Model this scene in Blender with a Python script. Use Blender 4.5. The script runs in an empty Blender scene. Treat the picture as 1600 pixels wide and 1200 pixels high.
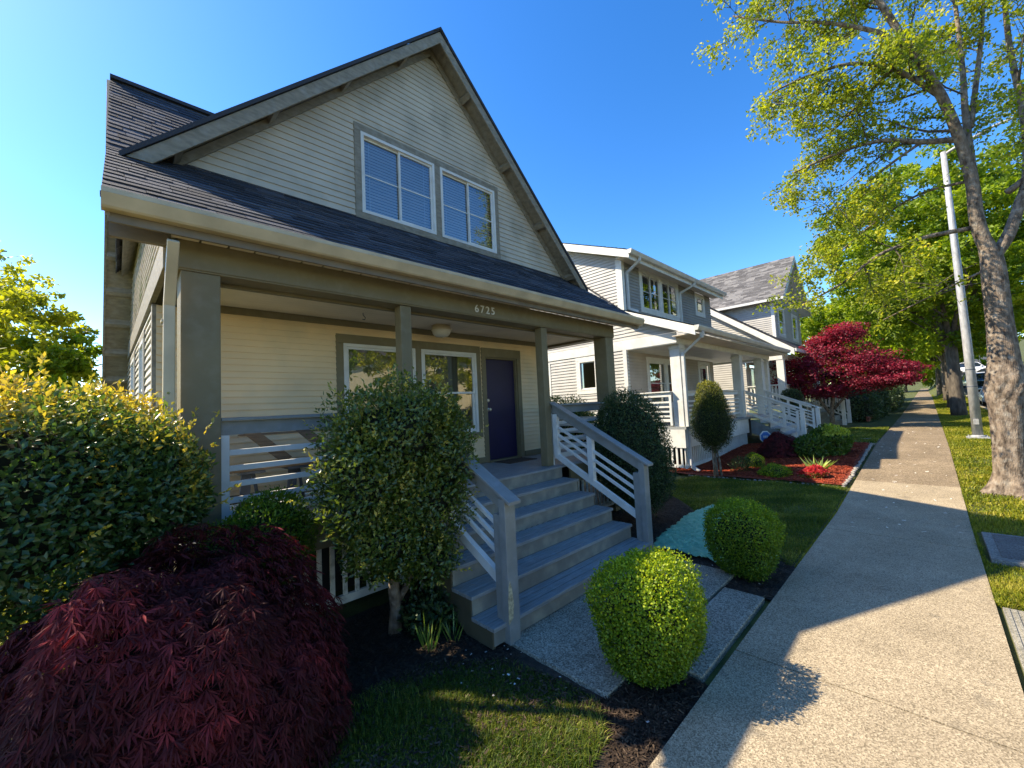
import bpy, math, random
import numpy as np
from mathutils import Vector, Matrix
random.seed(7); RNG = np.random.default_rng(7)
R = math.radians
sc = bpy.context.scene
COL = sc.collection

# ------------------------------------------------------------------ camera
cam_d = bpy.data.cameras.new('camera'); cam = bpy.data.objects.new('camera', cam_d); COL.objects.link(cam)
sc.camera = cam
FX = 634.0
v1 = Vector((650, 7, FX)).normalized()
v2 = Vector((-620, 68, FX)); v2 = (v2 - v1 * v1.dot(v2)).normalized()
v3 = v1.cross(v2)
if v3.y > 0: v3 = -v3
# image axes (x right, y down, z forward) expressed in world axes
imx = Vector((v1.x, v2.x, v3.x)); imy = Vector((v1.y, v2.y, v3.y)); imz = Vector((v1.z, v2.z, v3.z))
M = Matrix((( imx.x, -imy.x, -imz.x, 0), (imx.y, -imy.y, -imz.y, 0), (imx.z, -imy.z, -imz.z, 2.07), (0, 0, 0, 1)))
cam.matrix_world = M
cam_d.sensor_width = 36; cam_d.lens = 36 * FX / 1600; cam_d.clip_start = 0.05; cam_d.clip_end = 3000
sc.render.resolution_x = 1024; sc.render.resolution_y = 768

# ------------------------------------------------------------------ sky, sun, exposure
w = bpy.data.worlds.new('World'); sc.world = w; w.use_nodes = True
nt = w.node_tree; nt.nodes.clear()
sky = nt.nodes.new('ShaderNodeTexSky'); sky.sky_type = 'NISHITA'; sky.sun_disc = False
SUN = Vector((-5.40, 6.78, 8.5)).normalized()
sky.sun_elevation = math.asin(SUN.z); sky.sun_rotation = math.atan2(SUN.x, SUN.y) % (2 * math.pi)
sky.air_density = 1.0; sky.dust_density = 0.35; sky.ozone_density = 2.0; sky.altitude = 50
hs = nt.nodes.new('ShaderNodeHueSaturation'); hs.inputs['Saturation'].default_value = 1.27; hs.inputs['Hue'].default_value = 0.504
bg = nt.nodes.new('ShaderNodeBackground'); bg.inputs['Strength'].default_value = 0.086
wo = nt.nodes.new('ShaderNodeOutputWorld')
gm = nt.nodes.new('ShaderNodeGamma'); gm.inputs[1].default_value = 1.16; nt.links.new(sky.outputs[0], gm.inputs[0]); nt.links.new(gm.outputs[0], hs.inputs['Color']); nt.links.new(hs.outputs[0], bg.inputs[0]); nt.links.new(bg.outputs[0], wo.inputs[0])
sd = bpy.data.lights.new('sun', 'SUN'); sd.energy = 3.6; sd.angle = R(0.5); sd.color = (1.0, 0.87, 0.66)
sun = bpy.data.objects.new('sun', sd); COL.objects.link(sun)
sun.rotation_euler = SUN.to_track_quat('Z', 'Y').to_euler()
sc.view_settings.view_transform = 'Standard'; sc.view_settings.look = 'None'
sc.view_settings.exposure = 1.63; sc.view_settings.gamma = 1
sc.render.engine = 'CYCLES'
sc.cycles.transparent_max_bounces = 12

# ------------------------------------------------------------------ materials
def mat(name, col, rough=0.7, var=0.12, vscale=6.0, bump=0.0, bscale=60.0, spec=0.4, metal=0.0, col2=None, stretch=None, stain=None, stain_amt=0.4, stain_scale=2.5):
    m = bpy.data.materials.new(name); m.use_nodes = True
    n = m.node_tree; N = n.nodes; L = n.links; b = N['Principled BSDF']
    b.inputs['Roughness'].default_value = rough; b.inputs['Metallic'].default_value = metal
    b.inputs['Specular IOR Level'].default_value = spec
    tc = N.new('ShaderNodeNewGeometry')
    mp = N.new('ShaderNodeMapping'); L.new(tc.outputs['Position'], mp.inputs[0])
    if stretch: mp.inputs['Scale'].default_value = stretch
    nz = N.new('ShaderNodeTexNoise'); nz.inputs['Scale'].default_value = vscale; nz.inputs['Detail'].default_value = 6; L.new(mp.outputs[0], nz.inputs[0])
    c2 = col2 or tuple(min(1, c * (1 + var * 2)) for c in col)
    c1 = col if col2 else tuple(c * (1 - var * 2) for c in col)
    cr = N.new('ShaderNodeValToRGB'); cr.color_ramp.elements[0].position = 0.32; cr.color_ramp.elements[1].position = 0.68
    cr.color_ramp.elements[0].color = (*c1, 1); cr.color_ramp.elements[1].color = (*c2, 1)
    L.new(nz.outputs[0], cr.inputs[0]); out = cr.outputs[0]
    if stain:
        s = N.new('ShaderNodeTexNoise'); s.inputs['Scale'].default_value = stain_scale; s.inputs['Detail'].default_value = 8; L.new(tc.outputs['Position'], s.inputs[0])
        sr = N.new('ShaderNodeValToRGB'); sr.color_ramp.elements[0].position = 0.5; sr.color_ramp.elements[1].position = 0.72
        sr.color_ramp.elements[0].color = (0, 0, 0, 1); sr.color_ramp.elements[1].color = (stain_amt,) * 3 + (1,)
        L.new(s.outputs[0], sr.inputs[0])
        mx = N.new('ShaderNodeMixRGB'); mx.inputs[2].default_value = (*stain, 1); L.new(sr.outputs[0], mx.inputs[0]); L.new(out, mx.inputs[1]); out = mx.outputs[0]
    L.new(out, b.inputs['Base Color'])
    if bump:
        nb = N.new('ShaderNodeTexNoise'); nb.inputs['Scale'].default_value = bscale; nb.inputs['Detail'].default_value = 5; L.new(mp.outputs[0], nb.inputs[0])
        bp = N.new('ShaderNodeBump'); bp.inputs['Strength'].default_value = bump; bp.inputs['Distance'].default_value = 0.02; L.new(nb.outputs[0], bp.inputs['Height']); L.new(bp.outputs[0], b.inputs['Normal'])
    return m

def leafmat(name, c0, c1, c2, rough=0.45, trans=0.35, spec=0.5, boost=(1.6, 1.7, 0.9)):
    m = bpy.data.materials.new(name); m.use_nodes = True
    n = m.node_tree; N = n.nodes; L = n.links; b = N['Principled BSDF']; o = N['Material Output']
    at = N.new('ShaderNodeAttribute'); at.attribute_name = 'tint'
    cr = N.new('ShaderNodeValToRGB'); e = cr.color_ramp.elements
    e[0].color = (*c0, 1); e[1].color = (*c2, 1); k = e.new(0.55); k.color = (*c1, 1); L.new(at.outputs['Fac'], cr.inputs[0])
    L.new(cr.outputs[0], b.inputs['Base Color']); b.inputs['Roughness'].default_value = rough; b.inputs['Specular IOR Level'].default_value = spec
    tr = N.new('ShaderNodeBsdfTranslucent'); mu = N.new('ShaderNodeMixRGB'); mu.blend_type = 'MULTIPLY'; mu.inputs[0].default_value = 1; mu.inputs[2].default_value = (*boost, 1)
    L.new(cr.outputs[0], mu.inputs[1]); L.new(mu.outputs[0], tr.inputs[0])
    mx = N.new('ShaderNodeMixShader'); mx.inputs[0].default_value = trans
    L.new(b.outputs[0], mx.inputs[1]); L.new(tr.outputs[0], mx.inputs[2]); L.new(mx.outputs[0], o.inputs[0])
    return m

def glassmat(name, refl=1.0, tint=(0.55, 0.6, 0.6)):
    m = bpy.data.materials.new(name); m.use_nodes = True
    n = m.node_tree; N = n.nodes; L = n.links; N.remove(N['Principled BSDF']); o = N['Material Output']
    g = N.new('ShaderNodeBsdfGlossy'); g.inputs['Roughness'].default_value = 0.01; g.inputs['Color'].default_value = (0.95, 0.97, 1, 1)
    nz = N.new('ShaderNodeTexNoise'); nz.inputs['Scale'].default_value = 1.6; bp = N.new('ShaderNodeBump'); bp.inputs['Strength'].default_value = 0.06; bp.inputs['Distance'].default_value = 0.03
    L.new(nz.outputs[0], bp.inputs['Height']); L.new(bp.outputs[0], g.inputs['Normal'])
    t = N.new('ShaderNodeBsdfTransparent'); t.inputs[0].default_value = (*tint, 1)
    f = N.new('ShaderNodeFresnel'); f.inputs[0].default_value = 1.55
    mm = N.new('ShaderNodeMath'); mm.operation = 'MULTIPLY_ADD'; mm.inputs[1].default_value = 2.4 * refl; mm.inputs[2].default_value = 0.09 * refl; mm.use_clamp = True
    L.new(f.outputs[0], mm.inputs[0])
    mx = N.new('ShaderNodeMixShader'); L.new(mm.outputs[0], mx.inputs[0]); L.new(t.outputs[0], mx.inputs[1]); L.new(g.outputs[0], mx.inputs[2]); L.new(mx.outputs[0], o.inputs[0])
    return m

def shinglemat(name, c1, c2, c3):
    m = bpy.data.materials.new(name); m.use_nodes = True
    n = m.node_tree; N = n.nodes; L = n.links; b = N['Principled BSDF']; b.inputs['Roughness'].default_value = 0.8
    at = N.new('ShaderNodeAttribute'); at.attribute_name = 'tint'
    cr = N.new('ShaderNodeValToRGB'); e = cr.color_ramp.elements; e[0].color = (*c1, 1); e[1].color = (*c3, 1); k = e.new(.5); k.color = (*c2, 1)
    g = N.new('ShaderNodeNewGeometry'); nz = N.new('ShaderNodeTexNoise'); nz.inputs['Scale'].default_value = 220; nz.inputs['Detail'].default_value = 2; L.new(g.outputs['Position'], nz.inputs[0])
    ad = N.new('ShaderNodeMath'); ad.operation = 'MULTIPLY_ADD'; ad.inputs[1].default_value = 0.9; L.new(nz.outputs[0], ad.inputs[0])
    sb = N.new('ShaderNodeMath'); sb.operation = 'SUBTRACT'; sb.inputs[1].default_value = 0.45; L.new(at.outputs['Fac'], sb.inputs[0]); L.new(sb.outputs[0], ad.inputs[2])
    L.new(ad.outputs[0], cr.inputs[0]); L.new(cr.outputs[0], b.inputs['Base Color'])
    bp = N.new('ShaderNodeBump'); bp.inputs['Strength'].default_value = 0.5; bp.inputs['Distance'].default_value = 0.01; L.new(nz.outputs[0], bp.inputs['Height']); L.new(bp.outputs[0], b.inputs['Normal'])
    return m

def concretemat(name, c1, c2, speck=0.5, scale=90.0, dirt=(0.10, 0.09, 0.07)):
    m = bpy.data.materials.new(name); m.use_nodes = True
    n = m.node_tree; N = n.nodes; L = n.links; b = N['Principled BSDF']; b.inputs['Roughness'].default_value = 0.85; b.inputs['Specular IOR Level'].default_value = 0.25
    g = N.new('ShaderNodeNewGeometry')
    vo = N.new('ShaderNodeTexVoronoi'); vo.inputs['Scale'].default_value = scale; L.new(g.outputs['Position'], vo.inputs[0])
    sx = N.new('ShaderNodeSeparateColor'); L.new(vo.outputs['Color'], sx.inputs[0])
    cr = N.new('ShaderNodeValToRGB'); e = cr.color_ramp.elements
    e[0].color = (*[c * (1 - speck) for c in c1], 1); e[1].color = (*[min(1, c * (1 + speck * .7)) for c in c2], 1); k = e.new(.35); k.color = (*c1, 1); k = e.new(.75); k.color = (*c2, 1)
    L.new(sx.outputs[0], cr.inputs[0])
    nz = N.new('ShaderNodeTexNoise'); nz.inputs['Scale'].default_value = 1.3; nz.inputs['Detail'].default_value = 10; nz.inputs['Roughness'].default_value = .65; L.new(g.outputs['Position'], nz.inputs[0])
    r2 = N.new('ShaderNodeValToRGB'); r2.color_ramp.elements[0].position = .35; r2.color_ramp.elements[1].position = .7; r2.color_ramp.elements[0].color = (.66, .64, .60, 1); r2.color_ramp.elements[1].color = (1.12, 1.1, 1.06, 1)
    L.new(nz.outputs[0], r2.inputs[0])
    mu = N.new('ShaderNodeMixRGB'); mu.blend_type = 'MULTIPLY'; mu.inputs[0].default_value = .75; L.new(cr.outputs[0], mu.inputs[1]); L.new(r2.outputs[0], mu.inputs[2])
    n3 = N.new('ShaderNodeTexNoise'); n3.inputs['Scale'].default_value = 5; n3.inputs['Detail'].default_value = 6; L.new(g.outputs['Position'], n3.inputs[0])
    r3 = N.new('ShaderNodeValToRGB'); r3.color_ramp.elements[0].position = .62; r3.color_ramp.elements[1].position = .75; r3.color_ramp.elements[0].color = (0, 0, 0, 1); r3.color_ramp.elements[1].color = (.45, .45, .45, 1); L.new(n3.outputs[0], r3.inputs[0])
    m3 = N.new('ShaderNodeMixRGB'); m3.inputs[2].default_value = (*dirt, 1); L.new(r3.outputs[0], m3.inputs[0]); L.new(mu.outputs[0], m3.inputs[1])
    L.new(m3.outputs[0], b.inputs['Base Color'])
    bp = N.new('ShaderNodeBump'); bp.inputs['Strength'].default_value = .35; bp.inputs['Distance'].default_value = .006; L.new(vo.outputs['Distance'], bp.inputs['Height']); L.new(bp.outputs[0], b.inputs['Normal'])
    return m

TAN_SIDING_BOUNCE = mat('tan_siding_bounce', (.76, .57, .33), .55, .05, 1.2, .05, 90, stain=(.36, .36, .28), stain_amt=.35, stain_scale=1.6)  # porch siding: warm bounce light from the paving put into the base colour
SIDE_SIDING = mat('weathered_siding', (.55, .50, .43), .55, .08, 3, .05, 90, stain=(.22, .26, .10), stain_amt=.75, stain_scale=3.2)
GREY_SIDING = mat('grey_siding', (.27, .262, .24), .6, .05, 2)
WHITE_SIDING = mat('white_siding', (.40, .385, .355), .6, .05, 2)
OLIVE = mat('olive_trim', (.172, .142, .076), .55, .04, 2, .06, 60, stain=(.24, .215, .15), stain_amt=.35, stain_scale=9)
SHADED_OLIVE = mat('shaded_olive', (.085, .072, .042), .6, .1, 4)  # olive trim darkened for the big shrub's shade on the stair stringers
GREYTRIM = mat('weathered_grey_trim', (.225, .195, .14), .65, .10, 9, .12, 50, stretch=(1, 1, 3), stain=(.33, .32, .28), stain_amt=.5, stain_scale=9)
CREAM = mat('cream_metal', (.52, .43, .28), .4, .08, 3, stain=(.30, .25, .16), stain_amt=.5)
WHITE = mat('white_paint', (.64, .63, .585), .5, .04, 3, .04, 60, stain=(.45, .44, .38), stain_amt=.4, stain_scale=7)
DIRTYWHITE = mat('worn_white_paint', (.62, .60, .53), .6, .08, 5, .1, 60, stain=(.20, .18, .12), stain_amt=.8, stain_scale=12)
SOFFIT = mat('soffit_white', (.68, .60, .47), .6, .05, 2)
DECK = mat('deck_grey', (.25, .26, .255), .5, .10, 4, .35, 40, stretch=(1, 12, 12), stain=(.33, .35, .36), stain_amt=.6, stain_scale=7)
STAIRFACE = mat('riser_grey', (.20, .195, .165), .6, .10, 5, .1, 40, stain=(.33, .31, .22), stain_amt=.6, stain_scale=5)
RAILGREY = mat('rail_grey', (.215, .22, .205), .5, .05, 5, .08, 50, stain=(.30, .31, .31), stain_amt=.4, stain_scale=12)
DOORP = mat('purple_door', (.015, .010, .048), .45, .08, 2)
DARKROOM = mat('dark_room', (.02, .022, .025), .9, .1, 3)  # near-black for boards standing for unlit space behind panes and slats
BLIND = mat('blind_slat', (.55, .57, .58), .5, .03, 3)
CURTAIN = mat('pale_curtain', (.34, .33, .27), .8, .1, 2, stretch=(8, 8, .3))
GLASS = glassmat('window_glass'); GLASSU = glassmat('upper_window_glass', .85, (.85, .88, .9)); GLASSB = glassmat('window_glass_dull', .7, (.5, .52, .5))
SHINGLE = shinglemat('dark_shingles', (.012, .013, .017), (.032, .034, .042), (.078, .078, .088))
SHINGLE2 = shinglemat('brown_shingles', (.06, .056, .054), (.11, .104, .10), (.20, .19, .18))
BRASS = mat('brushed_nickel', (.6, .58, .5), .3, .05, 5, metal=.9)
SIDEWALK = concretemat('sidewalk_concrete', (.31, .25, .165), (.43, .355, .245), .42, 130)
SIDEWALK2 = concretemat('old_sidewalk', (.215, .165, .105), (.29, .225, .15), .45, 70)
SLAB = concretemat('aggregate_slab', (.25, .22, .165), (.38, .34, .265), .5, 95)
ASPHALT = concretemat('asphalt', (.05, .05, .05), (.09, .088, .083), .5, 60)
GROUNDM = mat('lawn_soil', (.040, .055, .012), .95, .3, 3, .6, 25, col2=(.11, .115, .025))
SOIL = mat('soil', (.022, .015, .010), .95, .3, 14, 1.0, 35, col2=(.060, .044, .030))
REDMULCH = mat('red_mulch_base', (.13, .022, .010), .95, .3, 30, 1.0, 60, col2=(.30, .060, .025))
IRON = mat('grey_iron', (.10, .11, .13), .5, .1, 8, metal=.4)
WOOD = mat('bench_wood', (.16, .10, .055), .55, .2, 6, .1, 40, col2=(.30, .21, .12), stretch=(1, 14, 14))
POLE = mat('pole_grey', (.36, .36, .355), .5, .12, 5, metal=.2, stretch=(3, 3, 1), stain=(.35, .33, .3), stain_amt=.4)
def barkmat(name, a, b_):
    m = mat(name, a, .9, .2, 9, 1.0, 28, col2=b_, stretch=(1, 1, .28)); return m
BARK = mat('bark', (.055, .038, .026), .9, .2, 16, 1.0, 55, col2=(.26, .20, .145), stretch=(1, 1, .35), stain=(.36, .32, .26), stain_amt=.6, stain_scale=11)
BARKD = barkmat('dark_bark', (.05, .04, .03), (.14, .115, .085))

# ------------------------------------------------------------------ mesh helpers
class MB:
    def __init__(s): s.v = []; s.f = []; s.m = []; s.t = []
    def add(s, vs, fs, m=0, t=None):
        o = len(s.v); s.v += [tuple(v) for v in vs]; s.f += [tuple(i + o for i in f) for f in fs]; s.m += [m] * len(fs); s.t += [0.5 if t is None else t] * len(fs); return s
    def box(s, x0, x1, y0, y1, z0, z1, m=0):
        return s.add([(x0, y0, z0), (x1, y0, z0), (x1, y1, z0), (x0, y1, z0), (x0, y0, z1), (x1, y0, z1), (x1, y1, z1), (x0, y1, z1)],
                     [(0, 3, 2, 1), (4, 5, 6, 7), (0, 1, 5, 4), (1, 2, 6, 5), (2, 3, 7, 6), (3, 0, 4, 7)], m)
    def bar(s, p, q, wd, ht, up=(0, 0, 1), m=0):      # box beam from p to q, centred, ht along 'up'
        p = Vector(p); q = Vector(q); d = (q - p).normalized(); u = Vector(up); sd = d.cross(u).normalized(); u = sd.cross(d).normalized()
        a = sd * wd / 2; b = u * ht / 2
        vs = [p - a - b, p + a - b, p + a + b, p - a + b, q - a - b, q + a - b, q + a + b, q - a + b]
        return s.add(vs, [(0, 3, 2, 1)[::-1], (4, 5, 6, 7)[::-1], (0, 1, 5, 4)[::-1], (1, 2, 6, 5)[::-1], (2, 3, 7, 6)[::-1], (3, 0, 4, 7)[::-1]], m)
    def vbar(s, p, q, wd, z_below, z_above=0.0, m=0):  # sloping board with vertical (plumb) ends
        p = Vector(p); q = Vector(q); d = (q - p); h = Vector((d.x, d.y, 0)).normalized(); sd = Vector((-h.y, h.x, 0)) * wd / 2
        lo = Vector((0, 0, -z_below)); hi = Vector((0, 0, z_above))
        vs = [p - sd + lo, p + sd + lo, p + sd + hi, p - sd + hi, q - sd + lo, q + sd + lo, q + sd + hi, q - sd + hi]
        return s.add(vs, [(0, 1, 2, 3), (7, 6, 5, 4), (4, 5, 1, 0), (5, 6, 2, 1), (6, 7, 3, 2), (7, 4, 0, 3)], m)
    def prism(s, poly, off, m=0):                      # polygon (3d points) extruded by vector off
        n = len(poly); off = Vector(off); vs = [Vector(p) for p in poly] + [Vector(p) + off for p in poly]
        fs = [tuple(range(n)), tuple(range(2 * n - 1, n - 1, -1))] + [(i, i + n, (i + 1) % n + n, (i + 1) % n) for i in range(n)]
        return s.add(vs, fs, m)
    def tube(s, pts, rad, n=10, m=0, cap=True, wob=0.0):
        pts = [Vector(p) for p in pts]; rad = rad if isinstance(rad, (list, tuple)) else [rad] * len(pts)
        rings = []; ref = None
        for i, p in enumerate(pts):
            d = (pts[min(i + 1, len(pts) - 1)] - pts[max(i - 1, 0)]).normalized()
            if ref is None: ref = d.orthogonal().normalized()
            ref = (ref - d * ref.dot(d)).normalized(); b = d.cross(ref)
            rings.append([p + (ref * math.cos(2 * math.pi * k / n) + b * math.sin(2 * math.pi * k / n)) * rad[i] * (1 + wob * random.uniform(-1, 1)) for k in range(n)])
        vs = [v for r in rings for v in r]; fs = []
        for i in range(len(pts) - 1):
            for k in range(n):
                a = i * n + k; b2 = i * n + (k + 1) % n; fs.append((a, b2, b2 + n, a + n))
        if cap: fs += [tuple(range(n))[::-1], tuple(range((len(pts) - 1) * n, len(pts) * n))]
        return s.add(vs, fs, m)
    def lathe(s, c, prof, n=20, m=0):
        c = Vector(c); vs = []; fs = []
        for r, z in prof: vs += [c + Vector((r * math.cos(2 * math.pi * k / n), r * math.sin(2 * math.pi * k / n), z)) for k in range(n)]
        for i in range(len(prof) - 1):
            for k in range(n): a = i * n + k; b = i * n + (k + 1) % n; fs.append((a, b, b + n, a + n))
        fs += [tuple(range(n))[::-1], tuple(range((len(prof) - 1) * n, len(prof) * n))]
        return s.add(vs, fs, m)

def wloc(o):
    l = Vector((0, 0, 0))
    while o is not None: l = l + Vector(o.location); o = o.parent
    return l
def obj(name, mb, mats, parent=None, smooth=False, bevel=0.0, local=False, tint=False, base=None):
    me = bpy.data.meshes.new(name)
    off = Vector((0, 0, 0)) if local else (wloc(parent) if parent else Vector(base or (0, 0, 0)))
    if local: off = Vector((0, 0, 0))
    me.from_pydata([(v[0] - off.x, v[1] - off.y, v[2] - off.z) for v in mb.v], [], mb.f)
    for m in (mats if isinstance(mats, (list, tuple)) else [mats]): me.materials.append(m)
    me.polygons.foreach_set('material_index', mb.m)
    if tint:
        a = me.attributes.new('tint', 'FLOAT', 'FACE'); a.data.foreach_set('value', mb.t)
    if smooth: me.polygons.foreach_set('use_smooth', [True] * len(mb.f))
    me.update()
    o = bpy.data.objects.new(name, me); COL.objects.link(o)
    if parent: o.parent = parent
    elif base: o.location = base
    if bevel:
        b = o.modifiers.new('bevel', 'BEVEL'); b.width = bevel; b.segments = 2; b.limit_method = 'ANGLE'; b.angle_limit = R(40)
    return o
def npobj(name, V, F, mats, parent=None, tint=None, mi=None, base=None, smooth=False):
    """V (n,3) array, F (m,3) triangles"""
    off = np.array(wloc(parent)) if parent else np.array(base or (0, 0, 0), float)
    me = bpy.data.meshes.new(name); V = (V - off).astype(np.float32); F = F.astype(np.int32)
    me.vertices.add(len(V)); me.vertices.foreach_set('co', V.ravel())
    me.loops.add(len(F) * 3); me.loops.foreach_set('vertex_index', F.ravel())
    me.polygons.add(len(F)); me.polygons.foreach_set('loop_start', np.arange(0, len(F) * 3, 3, dtype=np.int32)); me.polygons.foreach_set('loop_total', np.full(len(F), 3, np.int32))
    for m in (mats if isinstance(mats, (list, tuple)) else [mats]): me.materials.append(m)
    if mi is not None: me.polygons.foreach_set('material_index', mi.astype(np.int32))
    if smooth: me.polygons.foreach_set('use_smooth', np.ones(len(F), bool))
    me.update(calc_edges=True)
    if tint is not None:
        a = me.attributes.new('tint', 'FLOAT', 'FACE'); a.data.foreach_set('value', tint.astype(np.float32))
    o = bpy.data.objects.new(name, me); COL.objects.link(o)
    if parent: o.parent = parent
    elif base: o.location = base
    return o
def tag(o, label, cat, group=None, kind=None):
    if label: o['label'] = label
    if cat: o['category'] = cat
    if group: o['group'] = group
    if kind: o['kind'] = kind
    return o
def thing(name, label, cat, loc, group=None, rotz=0.0):
    o = bpy.data.objects.new(name, None); COL.objects.link(o); o.location = loc; o.rotation_euler = (0, 0, rotz); o.empty_display_size = .2
    return tag(o, label, cat, group)
def struct(name, mb, m, **k):
    o = obj(name, mb, m, **k); o['kind'] = 'structure'; return o

# ------------------------------------------------------------------ terrain
def gz(x, y=0.0):
    b = float(np.interp(x, [-50, 9, 17, 35, 130, 400], [0, 0, .40, .50, 1.9, 8]))
    s = float(np.interp(x, [-50, 9, 17, 35, 48, 75, 100, 400], [0, 0, .40, .50, .75, 2.2, 4.9, 30]))
    t = min(1, max(0, (-y - .6) / 2.0)); return b * (1 - t) + s * t
def strip(mb, x0, x1, ys, dz, step=1.0, m=0, zf=None):
    n = max(1, int(math.ceil((x1 - x0) / step))); xs = [x0 + (x1 - x0) * i / n for i in range(n + 1)]
    vs = [(x, y, (zf or gz)(x, y) + dz) for x in xs for y in ys]; k = len(ys)
    mb.add(vs, [(i * k + j, (i + 1) * k + j, (i + 1) * k + j + 1, i * k + j + 1) for i in range(n) for j in range(k - 1)], m)
g = MB(); xs = list(np.arange(-60, 60, 2.0)) + list(np.arange(60, 420, 12.0)); ys = list(np.arange(-80, -14, 6.0)) + list(np.arange(-14, 20, 1.0)) + list(np.arange(20, 140, 8.0))
vs = [(x, y, gz(x, y) - (.22 if y < -2.2 and y > -12 else .045)) for x in xs for y in ys]; k = len(ys)
g.add(vs, [(i * k + j, (i + 1) * k + j, (i + 1) * k + j + 1, i * k + j + 1) for i in range(len(xs) - 1) for j in range(k - 1)])
struct('ground', g, GROUNDM)
s = MB(); strip(s, -40, 300, [-11.0, -8, -5.5, -2.62], -.13, 4); struct('road', s, ASPHALT)
s = MB()
xk = -40
while xk < 200:
    x2 = xk + 3.0
    vs = [(x, y, gz(x, y) + z) for x in (xk + .004, x2 - .004) for (y, z) in ((-2.60, -.2), (-2.60, -.012), (-2.46, -.0), (-2.44, -.2))]
    s.add(vs, [(0, 4, 5, 1), (1, 5, 6, 2), (2, 6, 7, 3), (0, 1, 2, 3), (7, 6, 5, 4)]); xk = x2
struct('kerb', s, SLAB)
# sidewalk slabs with open joints
s = MB(); s2 = MB(); edges = [-9.0, -4.7, -.53, 3.67, 7.86, 12.05, 16.2, 20.4, 24.6, 28.8, 33]
while edges[-1] < 135: edges.append(edges[-1] + 4.2)
for a, b in zip(edges[:-1], edges[1:]):
    t = s if a < 12 else s2
    for (p, q) in ([(a, b)] if a < 7 or a > 9 else [(a, 9.0), (9.0, 11.7), (11.7, b)]):
        if p == 11.7: t = s2
        if p == 9.0: p = 8.982
        n = 4; xx = [p + .009 + (q - p - .018) * i / n for i in range(n + 1)]
        for i in range(n):
            x0, x1 = xx[i], xx[i + 1]; z0, z1 = gz(x0), gz(x1)
            t.add([(x0, -.29, z0 - .12), (x1, -.29, z1 - .12), (x1, 1.27, z1 - .12), (x0, 1.27, z0 - .12), (x0, -.29, z0), (x1, -.29, z1), (x1, 1.27, z1), (x0, 1.27, z0)],
                  [(4, 5, 6, 7), (0, 1, 5, 4), (2, 3, 7, 6)] + ([(3, 0, 4, 7)] if i == 0 else []) + ([(1, 2, 6, 5)] if i == n - 1 else []))
struct('sidewalk', s, SIDEWALK); struct('sidewalk_far', s2, SIDEWALK2)
s = MB(); strip(s, -9, 17, [-.286, 1.266], -.035, .5); strip(s, 17, 130, [-.286, 1.266], -.035, 3); struct('sidewalk_joint_fill', s, SOIL)
# front walk slabs
s = MB(); s.box(2.51, 5.25, 1.75, 3.30, -.1, .012); s.box(3.14, 4.79, 1.335, 1.72, -.1, .010); struct('front_walk', s, SLAB, bevel=.006)
# soil beds and lawns: sheets above the ground
def sheet(poly, dz, name, m, kind='structure', jag=0.0, step=.25, amp=0.0):
    """triangulated fan-grid of polygon: dense points inside"""
    P = np.array(poly, float)
    x0, y0 = P.min(0); x1, y1 = P.max(0)
    nx = max(2, int((x1 - x0) / step)); ny = max(2, int((y1 - y0) / step)); mb = MB()
    import itertools
    idx = {}
    def inside(x, y):
        c = False; n = len(P)
        for i in range(n):
            ax, ay = P[i]; bx, by = P[(i + 1) % n]
            if (ay > y) != (by > y) and x < (bx - ax) * (y - ay) / (by - ay) + ax: c = not c
        return c
    X = np.linspace(x0, x1, nx + 1); Y = np.linspace(y0, y1, ny + 1); vs = []; fs = []
    def vid(i, j):
        if (i, j) not in idx:
            idx[(i, j)] = len(vs); x, y = X[i], Y[j]
            vs.append((x, y, gz(x, y) + dz + amp * (math.sin(x * 7.3 + y * 3.1) * .5 + math.sin(x * 17 - y * 13) * .3 + random.uniform(-.5, .5))))
        return idx[(i, j)]
    for i in range(nx):
        for j in range(ny):
            if inside((X[i] + X[i + 1]) / 2, (Y[j] + Y[j + 1]) / 2): fs.append((vid(i, j), vid(i + 1, j), vid(i + 1, j + 1), vid(i, j + 1)))
    mb.add(vs, fs); o = obj(name, mb, m)
    if kind: o['kind'] = kind
    return o
sheet([(-1.2, 2.9), (1.3, 2.95), (2.0, 2.9), (2.2, 2.3), (1.95, 1.6), (1.9, 1.27), (3.12, 1.27), (3.12, 1.74), (2.50, 1.74), (2.5, 3.3), (2.7, 4.4), (-2, 4.4), (-2, 2.9)], -.022, 'planting_soil', SOIL, step=.06, amp=.008)
sheet([(4.81, 1.27), (6.05, 1.27), (6.3, 1.75), (7.3, 2.9), (8.0, 3.4), (9.2, 4.4), (9.4, 7), (2.7, 7), (2.7, 4.3), (5.3, 2.7), (5.27, 1.74), (4.81, 1.74)], -.020, 'planting_soil', SOIL, step=.07, amp=.010)
sheet([(11.05, 1.40), (17.2, 1.40), (17.3, 3.0), (16.4, 4.6), (10.9, 6.2), (10.85, 4.4)], .03, 'red_mulch_bed', REDMULCH, step=.08, amp=.010)

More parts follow.
